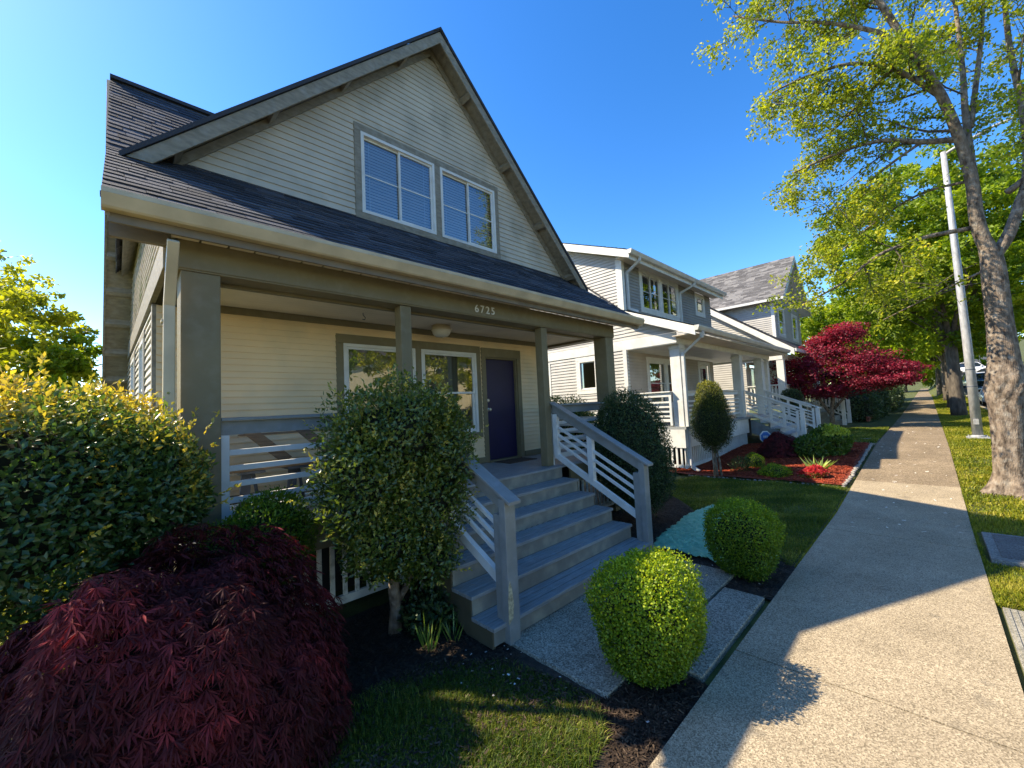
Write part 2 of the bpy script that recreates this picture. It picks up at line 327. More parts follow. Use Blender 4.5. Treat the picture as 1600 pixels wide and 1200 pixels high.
# ------------------------------------------------------------------ scattered ground cover
def tri_scatter(name, P, L_, W_, mats, up=.3, tint=None, z0=0.0, kind='stuff', label=None, cat=None, flat=False):
    n = len(P); az = RNG.uniform(0, 2 * np.pi, n)
    if name == 'grass': tint = np.clip(tint + .22 * np.sin(P[:, 0] * 1.9 + 1.3 * np.sin(P[:, 1] * 2.7)) * np.sin(P[:, 1] * 3.3 + np.cos(P[:, 0] * 2.1)) + .12 * np.sin(P[:, 0] * 8.1 + P[:, 1] * 5), 0, 1); L_ = L_ * (1 + .5 * np.sin(P[:, 0] * 3.1 + P[:, 1] * 4.7) * np.sin(P[:, 1] * 2.2 - P[:, 0]))
    if flat:
        d = np.stack([np.cos(az), np.sin(az), RNG.uniform(-.25, .35, n)], 1) * L_[:, None]; sd_ = np.stack([-np.sin(az), np.cos(az), RNG.uniform(-.4, .4, n)], 1) * W_[:, None] / 2
        V = np.stack([P - d / 2 - sd_, P - d / 2 + sd_, P + d / 2 + sd_ * .7, P + d / 2 - sd_ * .7], 1).reshape(-1, 3)
        b = np.arange(n)[:, None] * 4; F = np.concatenate([b + [0, 1, 2], b + [0, 2, 3]], 0); tt = np.concatenate([tint, tint])
    else:
        lean = RNG.uniform(.05, up, n)[:, None]
        d = np.stack([np.cos(az), np.sin(az)], 1) * lean
        tip = P + np.concatenate([d, np.ones((n, 1)) * (1 - lean * .5)], 1) * L_[:, None]
        mid = P + np.concatenate([d * .3, np.ones((n, 1)) * .5], 1) * L_[:, None]
        sd_ = np.stack([-np.sin(az), np.cos(az), np.zeros(n)], 1) * W_[:, None] / 2
        V = np.stack([P - sd_, P + sd_, mid + sd_ * .8, mid - sd_ * .8, tip], 1).reshape(-1, 3)
        b = np.arange(n)[:, None] * 5; F = np.concatenate([b + [0, 1, 2], b + [0, 2, 3], b + [3, 2, 4]], 0); tt = np.concatenate([tint] * 3)
    o = npobj(name, V, F, mats, tint=tt)
    if kind: o['kind'] = kind
    if label: o['label'] = label
    if cat: o['category'] = cat
    return o
def inpoly(P, x, y):
    P = np.array(P, float); c = np.zeros(len(x), bool); n = len(P)
    for i in range(n):
        ax, ay = P[i]; bx, by = P[(i + 1) % n]
        if ay == by: continue
        k = ((ay > y) != (by > y)) & (x < (bx - ax) * (y - ay) / (by - ay) + ax); c ^= k
    return c
GZX = np.vectorize(gz)
def polypts(poly, dens, patch=0.0):
    P = np.array(poly, float); x0, y0 = P.min(0); x1, y1 = P.max(0); n = int((x1 - x0) * (y1 - y0) * dens)
    x = RNG.uniform(x0, x1, n); y = RNG.uniform(y0, y1, n); k = inpoly(poly, x, y)
    if patch:
        q = np.sin(x * 2.3 + 1.1 * np.sin(y * 3.1)) + np.sin(y * 2.9 + 1.7 * np.cos(x * 1.9)) + .8 * np.sin(x * 7.7 + y * 6.1); k &= RNG.uniform(-1.5, 1.5, n) > q * patch - 1
    x = x[k]; y = y[k]; return np.stack([x, y, GZX(x, y)], 1)
GRASS = leafmat('grass_blades', (.045, .085, .010), (.14, .18, .018), (.38, .34, .08), .5, .35, .25, (1.7, 1.6, .7))
YGRASS = leafmat('yellow_grass', (.08, .12, .010), (.24, .25, .012), (.42, .36, .06), .5, .35, .25, (1.5, 1.4, .6))
MULCHM = leafmat('mulch_chips', (.020, .013, .009), (.060, .040, .026), (.15, .105, .065), .9, .0, .2)
REDCH = leafmat('red_chips', (.12, .018, .008), (.34, .055, .022), (.50, .14, .07), .9, .0, .2)
PETAL = leafmat('petals', (.55, .48, .45), (.7, .66, .6), (.8, .78, .75), .7, .2, .3)
near = [(-1.5, 1.0), (-1.5, 3.0), (1.2, 3.15), (1.9, 3.1), (2.35, 2.6), (2.47, 2.0), (2.44, 1.78), (2.2, 1.55), (1.9, 1.5), (1.4, 1.27), (-1.5, 1.27)]
p = polypts(near, 16000, .95); n = len(p); p[:, 2] -= .03
tri_scatter('grass', p, RNG.uniform(.025, .075, n), RNG.uniform(.003, .006, n), GRASS, 1.0, np.clip(RNG.normal(.40, .28, n), 0, 1), label='shaded rough lawn between the red weeping maple and the front walk', cat='grass')
mid = [(5.9, 1.33), (11.0, 1.33), (10.85, 4.4), (9.6, 5.0), (8.4, 3.7), (7.2, 2.7), (6.35, 1.75)]
p = polypts(mid, 5200, .3); n = len(p); p[:, 2] -= .03
tri_scatter('grass', p, RNG.uniform(.03, .07, n), RNG.uniform(.006, .011, n), GRASS, 1.0, np.clip(RNG.normal(.35, .2, n), 0, 1), label='dark mown lawn behind the far round boxwood beside the red mulch bed', cat='grass')
fr = [(4.0, -.30), (9.5, -.30), (9.5, -2.45), (4.0, -2.45)]
p = polypts(fr, 6500, .25); k = ~((p[:, 0] > 7.42) & (p[:, 0] < 8.85) & (p[:, 1] < -.33) & (p[:, 1] > -1.45)) & ~((p[:, 0] < 6.02)); p = p[k]; n = len(p); p[:, 2] -= .035
P2 = polypts([(9.5, -.30), (40, -.30), (40, -2.45), (9.5, -2.45)], 1700, .5); P2[:, 2] -= .03; P3 = polypts([(40, -.3), (80, -.3), (80, -2.4), (40, -2.4)], 400)
pp = np.concatenate([p, P2, P3]); n = len(pp); ln = RNG.uniform(.03, .08, n); wd = np.where(pp[:, 0] < 9.5, .008, np.where(pp[:, 0] < 40, .018, .05)) * RNG.uniform(.7, 1.3, n)
tri_scatter('grass', pp, ln, wd, YGRASS, 1.1, np.clip(RNG.normal(.45, .25, n), 0, 1), label='yellow green mossy verge strip between sidewalk and kerb', cat='grass')
p = polypts([(-8, 4.4), (.2, 4.4), (.2, 16), (-8, 16)], 900); n = len(p)
q = polypts([(17.4, 1.30), (24, 1.3), (24, 2.9), (17.4, 2.9)], 1500); p = q; n = len(p)
tri_scatter('grass', p, RNG.uniform(.04, .09, n), RNG.uniform(.015, .025, n), GRASS, 1.0, np.clip(RNG.normal(.4, .2, n), 0, 1), label='small lawn beyond the white stairs of the middle house', cat='grass')
p = polypts([(-7, 4.2), (-.1, 4.2), (-.1, 12), (-7, 12)], 1500); n = len(p)
tri_scatter('grass', p, RNG.uniform(.05, .14, n), RNG.uniform(.015, .025, n), YGRASS, 1.0, np.clip(RNG.normal(.5, .2, n), 0, 1), label='sunlit side lawn left of the tan house under the hedge', cat='grass')
ed = np.concatenate([np.stack([RNG.uniform(5.9, 11, 2600), 1.272 + np.abs(RNG.normal(0, .012, 2600)), np.zeros(2600)], 1), np.stack([RNG.uniform(6.02, 11.7, 3600), -.295 - np.abs(RNG.normal(0, .012, 3600)), np.zeros(3600)], 1), np.stack([RNG.uniform(11.7, 30, 4000), -.295 - np.abs(RNG.normal(0, .02, 4000)), np.zeros(4000)], 1)]); ed[:, 2] = GZX(ed[:, 0], 0 * ed[:, 0]) - .03; n = len(ed)
tri_scatter('grass', ed, RNG.uniform(.02, .055, n), RNG.uniform(.005, .010, n), YGRASS, 1.3, np.clip(RNG.normal(.35, .25, n), 0, 1), label='ragged grass tufts creeping over both sidewalk edges', cat='grass')
soilA = [(1.3, 2.9), (2.0, 2.9), (2.35, 2.5), (2.5, 2.6), (2.5, 3.3), (2.7, 4.3), (.8, 4.3)]; soilB = [(1.75, 1.30), (3.1, 1.29), (3.12, 1.74), (2.5, 1.74), (2.35, 1.95), (2.1, 1.5)]
soilC = [(4.81, 1.30), (6.05, 1.30), (6.3, 1.75), (7.3, 2.9), (9.2, 4.4), (9.4, 6), (5.2, 4.2), (5.3, 2.7), (5.27, 1.74), (4.81, 1.74)]
p = np.concatenate([polypts(soilA, 3500), polypts(soilB, 9000), polypts(soilC, 2200)]); n = len(p); p[:, 2] += RNG.uniform(-.018, .004, n)
tri_scatter('mulch', p, RNG.uniform(.012, .05, n), RNG.uniform(.004, .014, n), MULCHM, tint=np.clip(RNG.beta(1.2, 2.6, n), 0, 1), flat=True, label='dark bark mulch and leaf litter around the front stairs and boxwoods', cat='mulch')
p = polypts([(11.07, 1.46), (17.15, 1.46), (17.2, 3.0), (16.3, 4.6), (11.0, 6.1)], 2600); n = len(p); p[:, 2] += RNG.uniform(.03, .055, n)
tri_scatter('red_mulch', p, RNG.uniform(.03, .08, n), RNG.uniform(.012, .022, n), REDCH, tint=np.clip(RNG.normal(.45, .25, n), 0, 1), flat=True, label='bright red dyed mulch in the bed before the middle house', cat='mulch')
p = polypts([(1.9, 2.3), (2.5, 2.1), (2.5, 3.0), (1.8, 2.9)], 40); q = polypts([(-.5, 1.4), (6, 1.4), (6, 3)], 8); pe = np.concatenate([p, q]); n = len(pe); pe[:, 2] += .012
p = polypts(near, 2600); n = len(p); p[:, 2] += RNG.uniform(-.025, .01, n)
tri_scatter('leaf_litter', p, RNG.uniform(.012, .045, n), RNG.uniform(.005, .016, n), MULCHM, tint=np.clip(RNG.beta(1.4, 1.8, n), 0, 1), flat=True, label='brown dead leaf litter between the grass blades of the near lawn', cat='leaf litter')
n = len(pe)
tri_scatter('fallen_petals', pe, RNG.uniform(.010, .024, n), RNG.uniform(.008, .016, n), PETAL, tint=RNG.uniform(0, 1, n), flat=True, label='scattered fallen white petals on the lawn left of the front walk', cat='petals')
p = polypts([(8, -.2), (30, -.2), (30, 1.2), (8, 1.2)], 5); n = len(p); p[:, 2] += .008
tri_scatter('fallen_petals', p, RNG.uniform(.03, .07, n), RNG.uniform(.015, .03, n), PETAL, tint=RNG.uniform(0, .6, n), flat=True, label='pale fallen leaves and petals strewn over the far sidewalk', cat='petals')

# ------------------------------------------------------------------ building helpers
def siding(mb, mp, z0, z1, h, ufun, holes=(), proud=.021):
    n = int(round((z1 - z0) / h)); h = (z1 - z0) / n
    for i in range(n):
        za = z0 + i * h; zb = za + h; zm = (za + zb) / 2
        la, ra = ufun(za); lb, rb = ufun(zb)
        cuts = sorted([(a, b) for (a, b, c, d) in holes if c - h * .5 < zm < d + h * .5])
        segs = []; cur = None; lo = la
        pts = [la]
        for a, b in cuts: pts += [a, b]
        pts.append(ra)
        for k in range(0, len(pts), 2):
            a, b = pts[k], pts[k + 1]
            if b - a < .01: continue
            a2 = lb if k == 0 else a; b2 = rb if k == len(pts) - 2 else b
            if a2 > b2: a2 = b2 = (a2 + b2) / 2
            v = [mp(a, proud, za), mp(b, proud, za), mp(b2, .002, zb), mp(a2, .002, zb), mp(a, 0, za), mp(b, 0, za), mp(a, proud, za + .012), mp(b, proud, za + .012)]
            mb.add([v[4], v[5], v[1], v[0]], [(0, 1, 2, 3)]); mb.add([v[0], v[1], v[7], v[6]], [(0, 1, 2, 3)]); mb.add([v[6], v[7], v[2], v[3]], [(0, 1, 2, 3)])
def shingles(mb, p0, along, Lx, up, Ls, nrm, course=.14, tab=.30, thick=.011, skew=0.0):
    p0 = Vector(p0); al = Vector(along).normalized(); up = Vector(up).normalized(); nr = Vector(nrm).normalized()
    n = int(Ls / course) + 1
    for i in range(n):
        s0 = i * course - .02; s1 = min(Ls, (i + 1) * course + .005); x = -random.uniform(0, tab)
        if s1 <= s0: continue
        while x < Lx:
            wdt = tab * random.choice([.6, 1, 1, 1.3]); a = max(0, x); b = min(Lx, x + wdt - .004); x += wdt
            if b - a < .01: continue
            t = thick * random.uniform(.8, 1.5); j = random.uniform(-.003, .006)
            A = p0 + al * a + up * (s0 + j); B = p0 + al * b + up * (s0 + j); Cc = p0 + al * b + up * s1; D = p0 + al * a + up * s1
            mb.add([A + nr * t, B + nr * t, Cc + nr * .002, D + nr * .002, A, B], [(0, 1, 2, 3), (4, 5, 1, 0)], 0, random.random())
def window(parent, mp, u0, u1, z0, z1, style='double', frame=.045, blinds=None, glass=None, back=None, name='window', depth=.05):
    """u right, n outward"""
    f = MB()
    def pb(m, a, b, c, d, n0, n1):
        P = [mp(a, n0, c), mp(b, n0, c), mp(b, n0, d), mp(a, n0, d), mp(a, n1, c), mp(b, n1, c), mp(b, n1, d), mp(a, n1, d)]
        m.add(P, [(0, 1, 2, 3), (7, 6, 5, 4), (0, 4, 5, 1), (1, 5, 6, 2), (2, 6, 7, 3), (3, 7, 4, 0)])
    def rect(m, a, b, c, d, t, n0, n1):
        pb(m, a, a + t, c, d, n0, n1); pb(m, b - t, b, c, d, n0, n1); pb(m, a + t, b - t, d - t, d, n0, n1); pb(m, a + t, b - t, c, c + t, n0, n1)
    pq = lambda m, a, b, c, d, n0, n1: m.add([mp(a, n1, c), mp(b, n1, c), mp(b, n1, d), mp(a, n1, d)], [(0, 1, 2, 3)] if flip else [(0, 3, 2, 1)])
    flip = (Vector(mp(1, 0, 0)) - Vector(mp(0, 0, 0))).cross(Vector((0, 0, 1))).dot(Vector(mp(0, 1, 0)) - Vector(mp(0, 0, 0))) > 0
    rect(f, u0, u1, z0, z1, frame, -depth, .035)
    o = obj(name, f, WHITE, parent)
    u0 += frame; u1 -= frame; z0 += frame; z1 -= frame; g = MB(); sh = MB(); t = .032
    if style == 'double':
        zm = (z0 + z1) / 2; rect(sh, u0, u1, zm - .02, z1, t, -.02, .012); rect(sh, u0, u1, z0, zm + .018, t, -.045, -.022)
        pq(g, u0 + t, u1 - t, zm + .01, z1 - t, -.008, -.004); pq(g, u0 + t, u1 - t, z0 + t, zm - .012, -.036, -.032)
    elif style == 'slider':
        um = (u0 + u1) / 2; zm = (z0 + z1) / 2
        rect(sh, u0, um + .018, z0, z1, t, -.045, -.022); rect(sh, um - .018, u1, z0, z1, t, -.02, .008)
        pb(sh, u0 + t, um - .015, zm - .010, zm + .010, -.042, -.028); pb(sh, um + .014, u1 - t, zm - .010, zm + .010, -.016, -.002)
        pq(g, u0 + t, um - .014, z0 + t, z1 - t, -.036, -.033); pq(g, um + .014, u1 - t, z0 + t, z1 - t, -.011, -.008)
    else:
        rect(sh, u0, u1, z0, z1, t, -.03, .0); pq(g, u0 + t, u1 - t, z0 + t, z1 - t, -.018, -.014)
    obj('sash', sh, WHITE, o); obj('pane', g, glass or GLASS, o)
    if blinds:
        b = MB(); z = z0
        while z < z1 - .03:
            P = [mp(u0, -.085, z), mp(u1, -.085, z), mp(u1, -.066, z + .026), mp(u0, -.066, z + .026)]
            b.add(P, [(0, 1, 2, 3)]); z += .049
        for uu in (u0 + .12, (u0 + u1) / 2, u1 - .12): pb(b, uu - .004, uu + .004, z0, z1, -.064, -.062)
        ob = obj('blinds', b, BLIND, o)
    k = MB(); pb(k, u0 - .03, u1 + .03, z0 - .03, z1 + .03, -.20, -.19); obj('curtain' if back is CURTAIN else 'dark_room_board', k, back or DARKROOM, o)  # unless curtained, a dark board stands for the unlit interior
    return o
def frameboards(mb, mp, u0, u1, z0, z1, t, n0=-.01, n1=.028, top=None, bottom=None):
    top = top or t; bottom = bottom if bottom is not None else t
    def pb(a, b, c, d, e=0):
        P = [mp(a, n0, c), mp(b, n0, c), mp(b, n0, d), mp(a, n0, d), mp(a, n1 + e, c), mp(b, n1 + e, c), mp(b, n1 + e, d), mp(a, n1 + e, d)]
        mb.add(P, [(0, 1, 2, 3), (7, 6, 5, 4), (0, 4, 5, 1), (1, 5, 6, 2), (2, 6, 7, 3), (3, 7, 4, 0)])
    pb(u0 - t, u0, z0, z1); pb(u1, u1 + t, z0, z1); pb(u0 - t, u1 + t, z1, z1 + top, .003)
    if bottom: pb(u0 - t, u1 + t, z0 - bottom, z0, .003)
def gutter(mb, x0, x1, y, z, h=.12, d=.12):
    pr = [(0, 0), (0, -h * .25), (-.012, -h * .3), (.03, -h * .9), (.045, -h), (d, -h), (d, 0), (d - .004, 0), (d - .004, -h + .006), (.05, -h + .006), (.012, -h * .25), (.012, 0)]
    n = len(pr)
    def ring(x): return [(x, y + a, z + b) for a, b in pr]
    mb.add(ring(x0) + ring(x1), [(i, (i + 1) % n, (i + 1) % n + n, i + n) for i in range(n)])
    for x in (x0, x1): mb.add([(x, y, z), (x, y, z - h * .25), (x, y + .03, z - h * .9), (x, y + .045, z - h), (x, y + d, z - h), (x, y + d, z)], [(0, 1, 2, 3, 4, 5)])
def slatskirt(mb, x0, x1, y, z0, z1, sp=.125, w_=.042, bot=.08):
    x = x0
    while x < x1: mb.box(x, x + w_, y - .012, y + .012, z0 + bot, z1); x += sp
    mb.box(x0 - .01, x1, y - .022, y + .022, z0, z0 + bot)

# ================================================================== HOUSE 1 (tan, front)
H1 = thing('house', 'tan lap-sided house with dark roof, front gable and covered porch numbered 6725', 'house', (3.9, 7.6, 0))
F1 = lambda u, n, z: (u, 5.7 - n, z)
wins = [(2.28, 3.42, 1.68, 3.10), (3.53, 4.67, 1.68, 3.10)]
door = (4.90, 5.72, 1.12, 3.05)
m = MB(); siding(m, F1, 1.12, 3.36, .0772, lambda z: (.30, 6.45), [(2.24, 4.71, 1.62, 3.14), (4.88, 5.74, 1.1, 3.08)], .017); obj('porch_wall', m, TAN_SIDING_BOUNCE, H1)
SL = .985
def grange(z): return (3.93 - (8.36 - z) / SL, 3.93 + (8.36 - z) / SL)
m = MB(); siding(m, F1, 4.93, 8.30, .094, lambda z: (max(.32, grange(z)[0]), min(7.54, grange(z)[1])), [(2.56, 5.36, 5.05, 6.40)], .017); obj('gable_wall', m, mat('gable_siding', (.50, .445, .35), .6, .06, 1.5, .05, 90, stain=(.28, .26, .20), stain_amt=.6, stain_scale=2.2), H1)
sk = lambda y: -.02 * max(0, y - 5)
S1 = lambda u, n, z: (.30 + sk(u) - n, u, z)
def rooflimits(z):   # side gable between front and rear slope
    a = 5.62 + max(0, z - 4.85) / 1.0 if z > 4.85 else 4.06 + max(0, (z - 3.66)) / .728 + .12
    b = 7.6 + (6.85 - z) / 1.0
    return (max(4.36, a), min(b, 11.25))
m = MB()
siding(m, S1, 3.66, 6.75, .09, rooflimits, [(6.9, 7.7, 4.7, 5.8)]); siding(m, S1, .2, 3.37, .09, lambda z: (5.72, 11.25), [(6.7, 7.5, 1.9, 3.2), (8.6, 9.6, 1.9, 3.2)]); obj('side_wall', m, SIDE_SIDING, H1)
for a, b, c, d in ((6.9, 7.7, 4.7, 5.8), (6.7, 7.5, 1.9, 3.2), (8.6, 9.6, 1.9, 3.2)):
    m = MB(); frameboards(m, S1, a + .04, b - .04, c + .04, d - .04, .09); obj('window_trim', m, GREYTRIM, H1, bevel=.004)
m = MB()
m.prism([S1(4.36, .03, 3.38), S1(11.25, .03, 3.38), S1(11.25, .03, 3.65), S1(4.36, .03, 3.65)], (.05, 0, 0)); m.prism([S1(5.70, .02, .2), S1(5.82, .02, .2), S1(5.82, .02, 3.37), S1(5.70, .02, 3.37)], (.05, 0, 0))
obj('side_trim', m, GREYTRIM, H1, bevel=.004)
for a, b, c, d in ((6.9, 7.7, 4.7, 5.8), (6.7, 7.5, 1.9, 3.2), (8.6, 9.6, 1.9, 3.2)): window(H1, S1, a + .04, b - .04, c + .04, d - .04, 'double', back=CURTAIN)
# roofs
m = MB(); x0, x1 = -.075, 7.72
def skp(x, y): return x + (sk(y) if x < 3 else 0)
def slab(mb, a, b, th, mi=0):  # a,b: (y,z) along slope
    (ya, za), (yb, zb) = a, b
    mb.prism([(skp(x0, ya), ya, za), (x1, ya, za), (x1, yb, zb), (skp(x0, yb), yb, zb)], (0, 0, -th), mi)
slab(m, (4.06, 3.768), (5.60, 4.888), .10); slab(m, (5.60, 4.89), (7.6, 6.89), .14); slab(m, (7.6, 6.888), (11.6, 2.888), .14)
# cross gable slabs
def gslab(mb, sgn, y0, y1, ztop, xe, ze, th):
    mb.prism([(3.93, y0, ztop), (3.93 + sgn * (xe), y0, ze), (3.93 + sgn * xe, y1, ze), (3.93, y1, ztop)], (0, 0, -th))
gslab(m, -1, 5.40, 9.6, 8.59, 3.88, 4.77, .10); gslab(m, 1, 5.40, 9.6, 8.59, 3.88, 4.77, .10)
roof = obj('roof', m, GREYTRIM, H1)
m = MB()
shingles(m, (x0 - .015, 4.04, 3.770), (1, 0, 0), x1 - x0 + .03, (0, 1, .728), 1.94, (0, -.728, 1)); shingles(m, (x0 - .02, 5.58, 4.895), (1, 0, 0), x1 - x0 + .04, (0, 1, 1), 2.86, (0, -1, 1))
for sg in (-1, 1):
    shingles(m, (3.93 + sg * 3.93, 5.35, 4.725), (0, 1, 0), 4.25, (-sg, 0, SL), 5.46, (sg * SL, 0, 1))
x = 5.35
while x < 9.5:   # ridge caps
    for sg in (-1, 1): m.add([(3.93, x - .02, 8.64), (3.93 + sg * .15, x - .02, 8.48), (3.93 + sg * .15, x + .24, 8.47), (3.93, x + .24, 8.625)], [(0, 1, 2, 3)], 0, random.random())
    m.prism([(3.93 - .15, x - .02, 8.475), (3.93, x - .02, 8.638), (3.93 + .15, x - .02, 8.475), (3.93, x - .02, 8.60)], (0, .02, 0)); x += .2
m.box(x0 - .02, x1 + .02, 7.5, 7.7, 6.88, 6.93)
m.prism([(x0 - .02, 4.025, 3.772), (x1 + .02, 4.025, 3.772), (x1 + .02, 4.025, 3.747), (x0 - .02, 4.025, 3.747)], (0, .06, 0))
for sg in (-1, 1): m.prism([(3.93, 5.345, 8.65), (3.93 + sg * 3.93, 5.345, 4.775), (3.93 + sg * 3.93, 5.345, 4.715), (3.93, 5.345, 8.59)], (0, .03, 0))
obj('shingles', m, SHINGLE, roof, tint=True)
# rake fascia, frieze and lookouts
m = MB()
for sg in (-1, 1):
    m.prism([(3.93, 5.368, 8.578), (3.93 + sg * 3.88, 5.368, 4.755), (3.93 + sg * (3.88 - .20 if sg < 0 else 3.88), 5.368, 4.755 - (.0 if sg < 0 else .20)), (3.93, 5.368, 8.375)], (0, .032, 0))
    m.prism([(3.93, 5.655, 8.475), (3.93 + sg * 3.7, 5.655, 8.475 - 3.7 * SL), (3.93 + sg * 3.565, 5.655, 8.475 - 3.7 * SL), (3.93, 5.655, 8.345)], (0, .045, 0))
    for k in range(1, 5):
        dx = .95 * k - .3; zz = 8.59 - .10 - dx * SL
        m.prism([(3.93 + sg * (dx - .035), 5.402, zz + .035 * SL), (3.93 + sg * (dx + .035), 5.402, zz - .035 * SL), (3.93 + sg * (dx + .0), 5.402, zz - .035 * SL - .07), (3.93 + sg * (dx - .07), 5.402, zz + .035 * SL - .07)], (0, .25, 0))
for (ya, za, yb, zb) in ((4.06, 3.742, 5.60, 4.87), (5.6, 4.87, 7.6, 6.87), (7.6, 6.87, 11.6, 2.87)):
    for X in (x0 + .004, x1 - .034): m.prism([(skp(X, ya), ya, za), (skp(X, yb), yb, zb), (skp(X, yb), yb, zb - .19), (skp(X, ya), ya, za - .13)], (.03, 0, 0))
for k in range(8):
    y = 7.9 + k * .48; z = 6.89 - (y - 7.6) - .14; m.prism([(-.045 + sk(y), y, z), (-.045 + sk(y), y + .05, z - .05), (-.045 + sk(y), y + .05, z - .14), (-.045 + sk(y), y, z - .09)], (.345, 0, 0))
obj('rake_board', m, GREYTRIM, H1, bevel=.004)
# front gable window
m = MB(); frameboards(m, F1, 2.61, 5.31, 5.10, 6.36, .10, bottom=.10, top=.11); m.box(3.915, 4.035, 5.672, 5.71, 5.10, 6.36); obj('window_trim', m, GREYTRIM, H1, bevel=.004)
window(H1, F1, 2.61, 3.915, 5.10, 6.36, 'slider', blinds=True, glass=GLASSU); window(H1, F1, 4.035, 5.31, 5.10, 6.36, 'slider', blinds=True, glass=GLASSU)
# gutter, fascia, soffit
m = MB(); gutter(m, -.088, 7.74, 3.945, 3.777, .135, .12); obj('gutter', m, CREAM, H1)
m = MB(); m.box(-.05, 7.68, 4.067, 4.09, 3.575, 3.73); m.box(-.05, .30, 4.30, 4.349, 3.55, 3.70); obj('fascia', m, mat('fascia_tan', (.17, .14, .10), .6, .1, 4), H1)
m = MB(); gm_ = MB(); gm_.box(.31, 7.62, 4.091, 4.337, 3.662, 3.672); x = .32
while x < 7.5: m.box(x, min(x + .186, 7.62), 4.092, 4.337, 3.646, 3.660); x += .205
so = obj('soffit', m, SOFFIT, H1); obj('soffit_backing', gm_, DARKROOM, so)
# downspout
m = MB()
def dsp(mb, pts, w_=.075, d_=.06):
    for a, b in zip(pts[:-1], pts[1:]): mb.bar(a, b, w_, d_, up=(0, 1, 0) if abs(Vector(b).z - Vector(a).z) > .3 else (0, 0, 1))
dsp(m, [(.31, 4.0, 3.65), (.31, 4.0, 3.46)], .085, .075); dsp(m, [(.31, 4.0, 3.50), (.305, 4.28, 3.03)]); dsp(m, [(.305, 4.27, 3.05), (.30, 4.30, .15)]); dsp(m, [(.30, 4.30, .18), (.30, 4.05, .06)])
for z in (2.9, 1.6, .6): m.box(.255, .345, 4.262, 4.345, z, z + .03)
obj('downspout', m, CREAM, H1, bevel=.006)
# beams, ceiling
m = MB(); m.box(.37, 7.19, 4.35, 4.60, 3.385, 3.529); m.box(.37, 7.19, 4.338, 4.352, 3.40, 3.645); m.box(.372, 7.188, 4.352, 4.598, 3.529, 3.64)
m.box(.372, .60, 4.60, 5.69, 3.387, 3.64); m.box(6.93, 7.187, 4.60, 9.0, 3.387, 3.64); m.box(.66, 6.92, 4.60, 4.66, 3.36, 3.43)
obj('porch_beam', m, OLIVE, H1, bevel=.005)
m = MB(); y = 4.661
while y < 8.9:
    yy = min(y + .098, 9.0); xr = 6.93; xl = .60 if y < 5.68 else 6.46
    m.box(xl, xr, y, yy, 3.43, 3.45); m.box(xl, xr, yy, yy + .004, 3.438, 3.45); y += .102
obj('porch_ceiling', m, SOFFIT, H1)
m = MB(); m.box(.60, 6.45, 5.665, 5.70, 3.345, 3.43); m.box(5.83, 6.46, 5.66, 5.70, 1.12, 1.22); m.box(.60, 4.79, 5.66, 5.70, 1.12, 1.22); m.box(6.40, 6.47, 5.668, 5.76, 1.12, 3.345); m.box(6.42, 6.45, 5.76, 9.0, 1.12, 3.43)
obj('wall_trim', m, OLIVE, H1, bevel=.003)
# columns and posts
for (a, b, c, d) in ((.385, .665, 4.36, 4.64), (6.905, 7.18, 4.36, 4.64)):
    m = MB(); m.box(a, b, c, d, .0, 3.384); m.box(a - .012, b + .012, c - .012, d + .012, .9, .96) if a > 5 else None; obj('column', m, OLIVE, H1, bevel=.006)
for a in (2.455, 5.01):
    m = MB(); m.box(a, a + .145, 4.375, 4.52, 1.104, 3.384); obj('porch_post', m, OLIVE, H1, bevel=.006)
m = MB()
for a, b in ((.40, 4.36), (2.46, 4.40), (5.01, 4.4)): m.box(a, a + .14, b, b + .14, -.1, 1.0)
# window and door trim downstairs
m = MB(); frameboards(m, F1, 2.28, 4.67, 1.68, 3.10, .10, bottom=.10, top=.13); m.box(3.415, 3.535, 5.67, 5.71, 1.68, 3.10); obj('window_trim', m, OLIVE, H1, bevel=.004)
for a, b, c, d in wins: window(H1, F1, a, b, c, d, 'double', back=CURTAIN)
m = MB(); frameboards(m, F1, 4.90, 5.72, 1.12, 3.05, .10, bottom=0, top=.17); m.box(4.90, 4.925, 5.70, 5.84, 1.12, 3.05); m.box(5.695, 5.72, 5.70, 5.84, 1.12, 3.05); m.box(4.925, 5.695, 5.70, 5.84, 3.02, 3.05); m.box(4.9, 5.72, 5.65, 5.8, 1.105, 1.135)
obj('door_trim', m, OLIVE, H1, bevel=.004)
m = MB(); m.box(4.926, 5.694, 5.76, 5.80, 1.137, 3.018); dr = obj('door', m, DOORP, H1, bevel=.003)
m = MB(); m.lathe((0, 0, 0), [(.006, 0), (.030, .002), (.032, .012), (.012, .02), (.012, .035), (.027, .045), (.030, .058), (.022, .068), (.002, .07)], 16)
m.v = [(x + 4.985, 5.758 - z, y + 2.07) for x, y, z in m.v]
q = MB(); q.lathe((0, 0, 0), [(.002, 0), (.030, .001), (.030, .012), (.018, .02), (.002, .021)], 16); q.v = [(x + 4.985, 5.758 - z, y + 2.24) for x, y, z in q.v]; obj('deadbolt', q, BRASS, dr)
obj('door_handle', m, BRASS, dr, smooth=False)
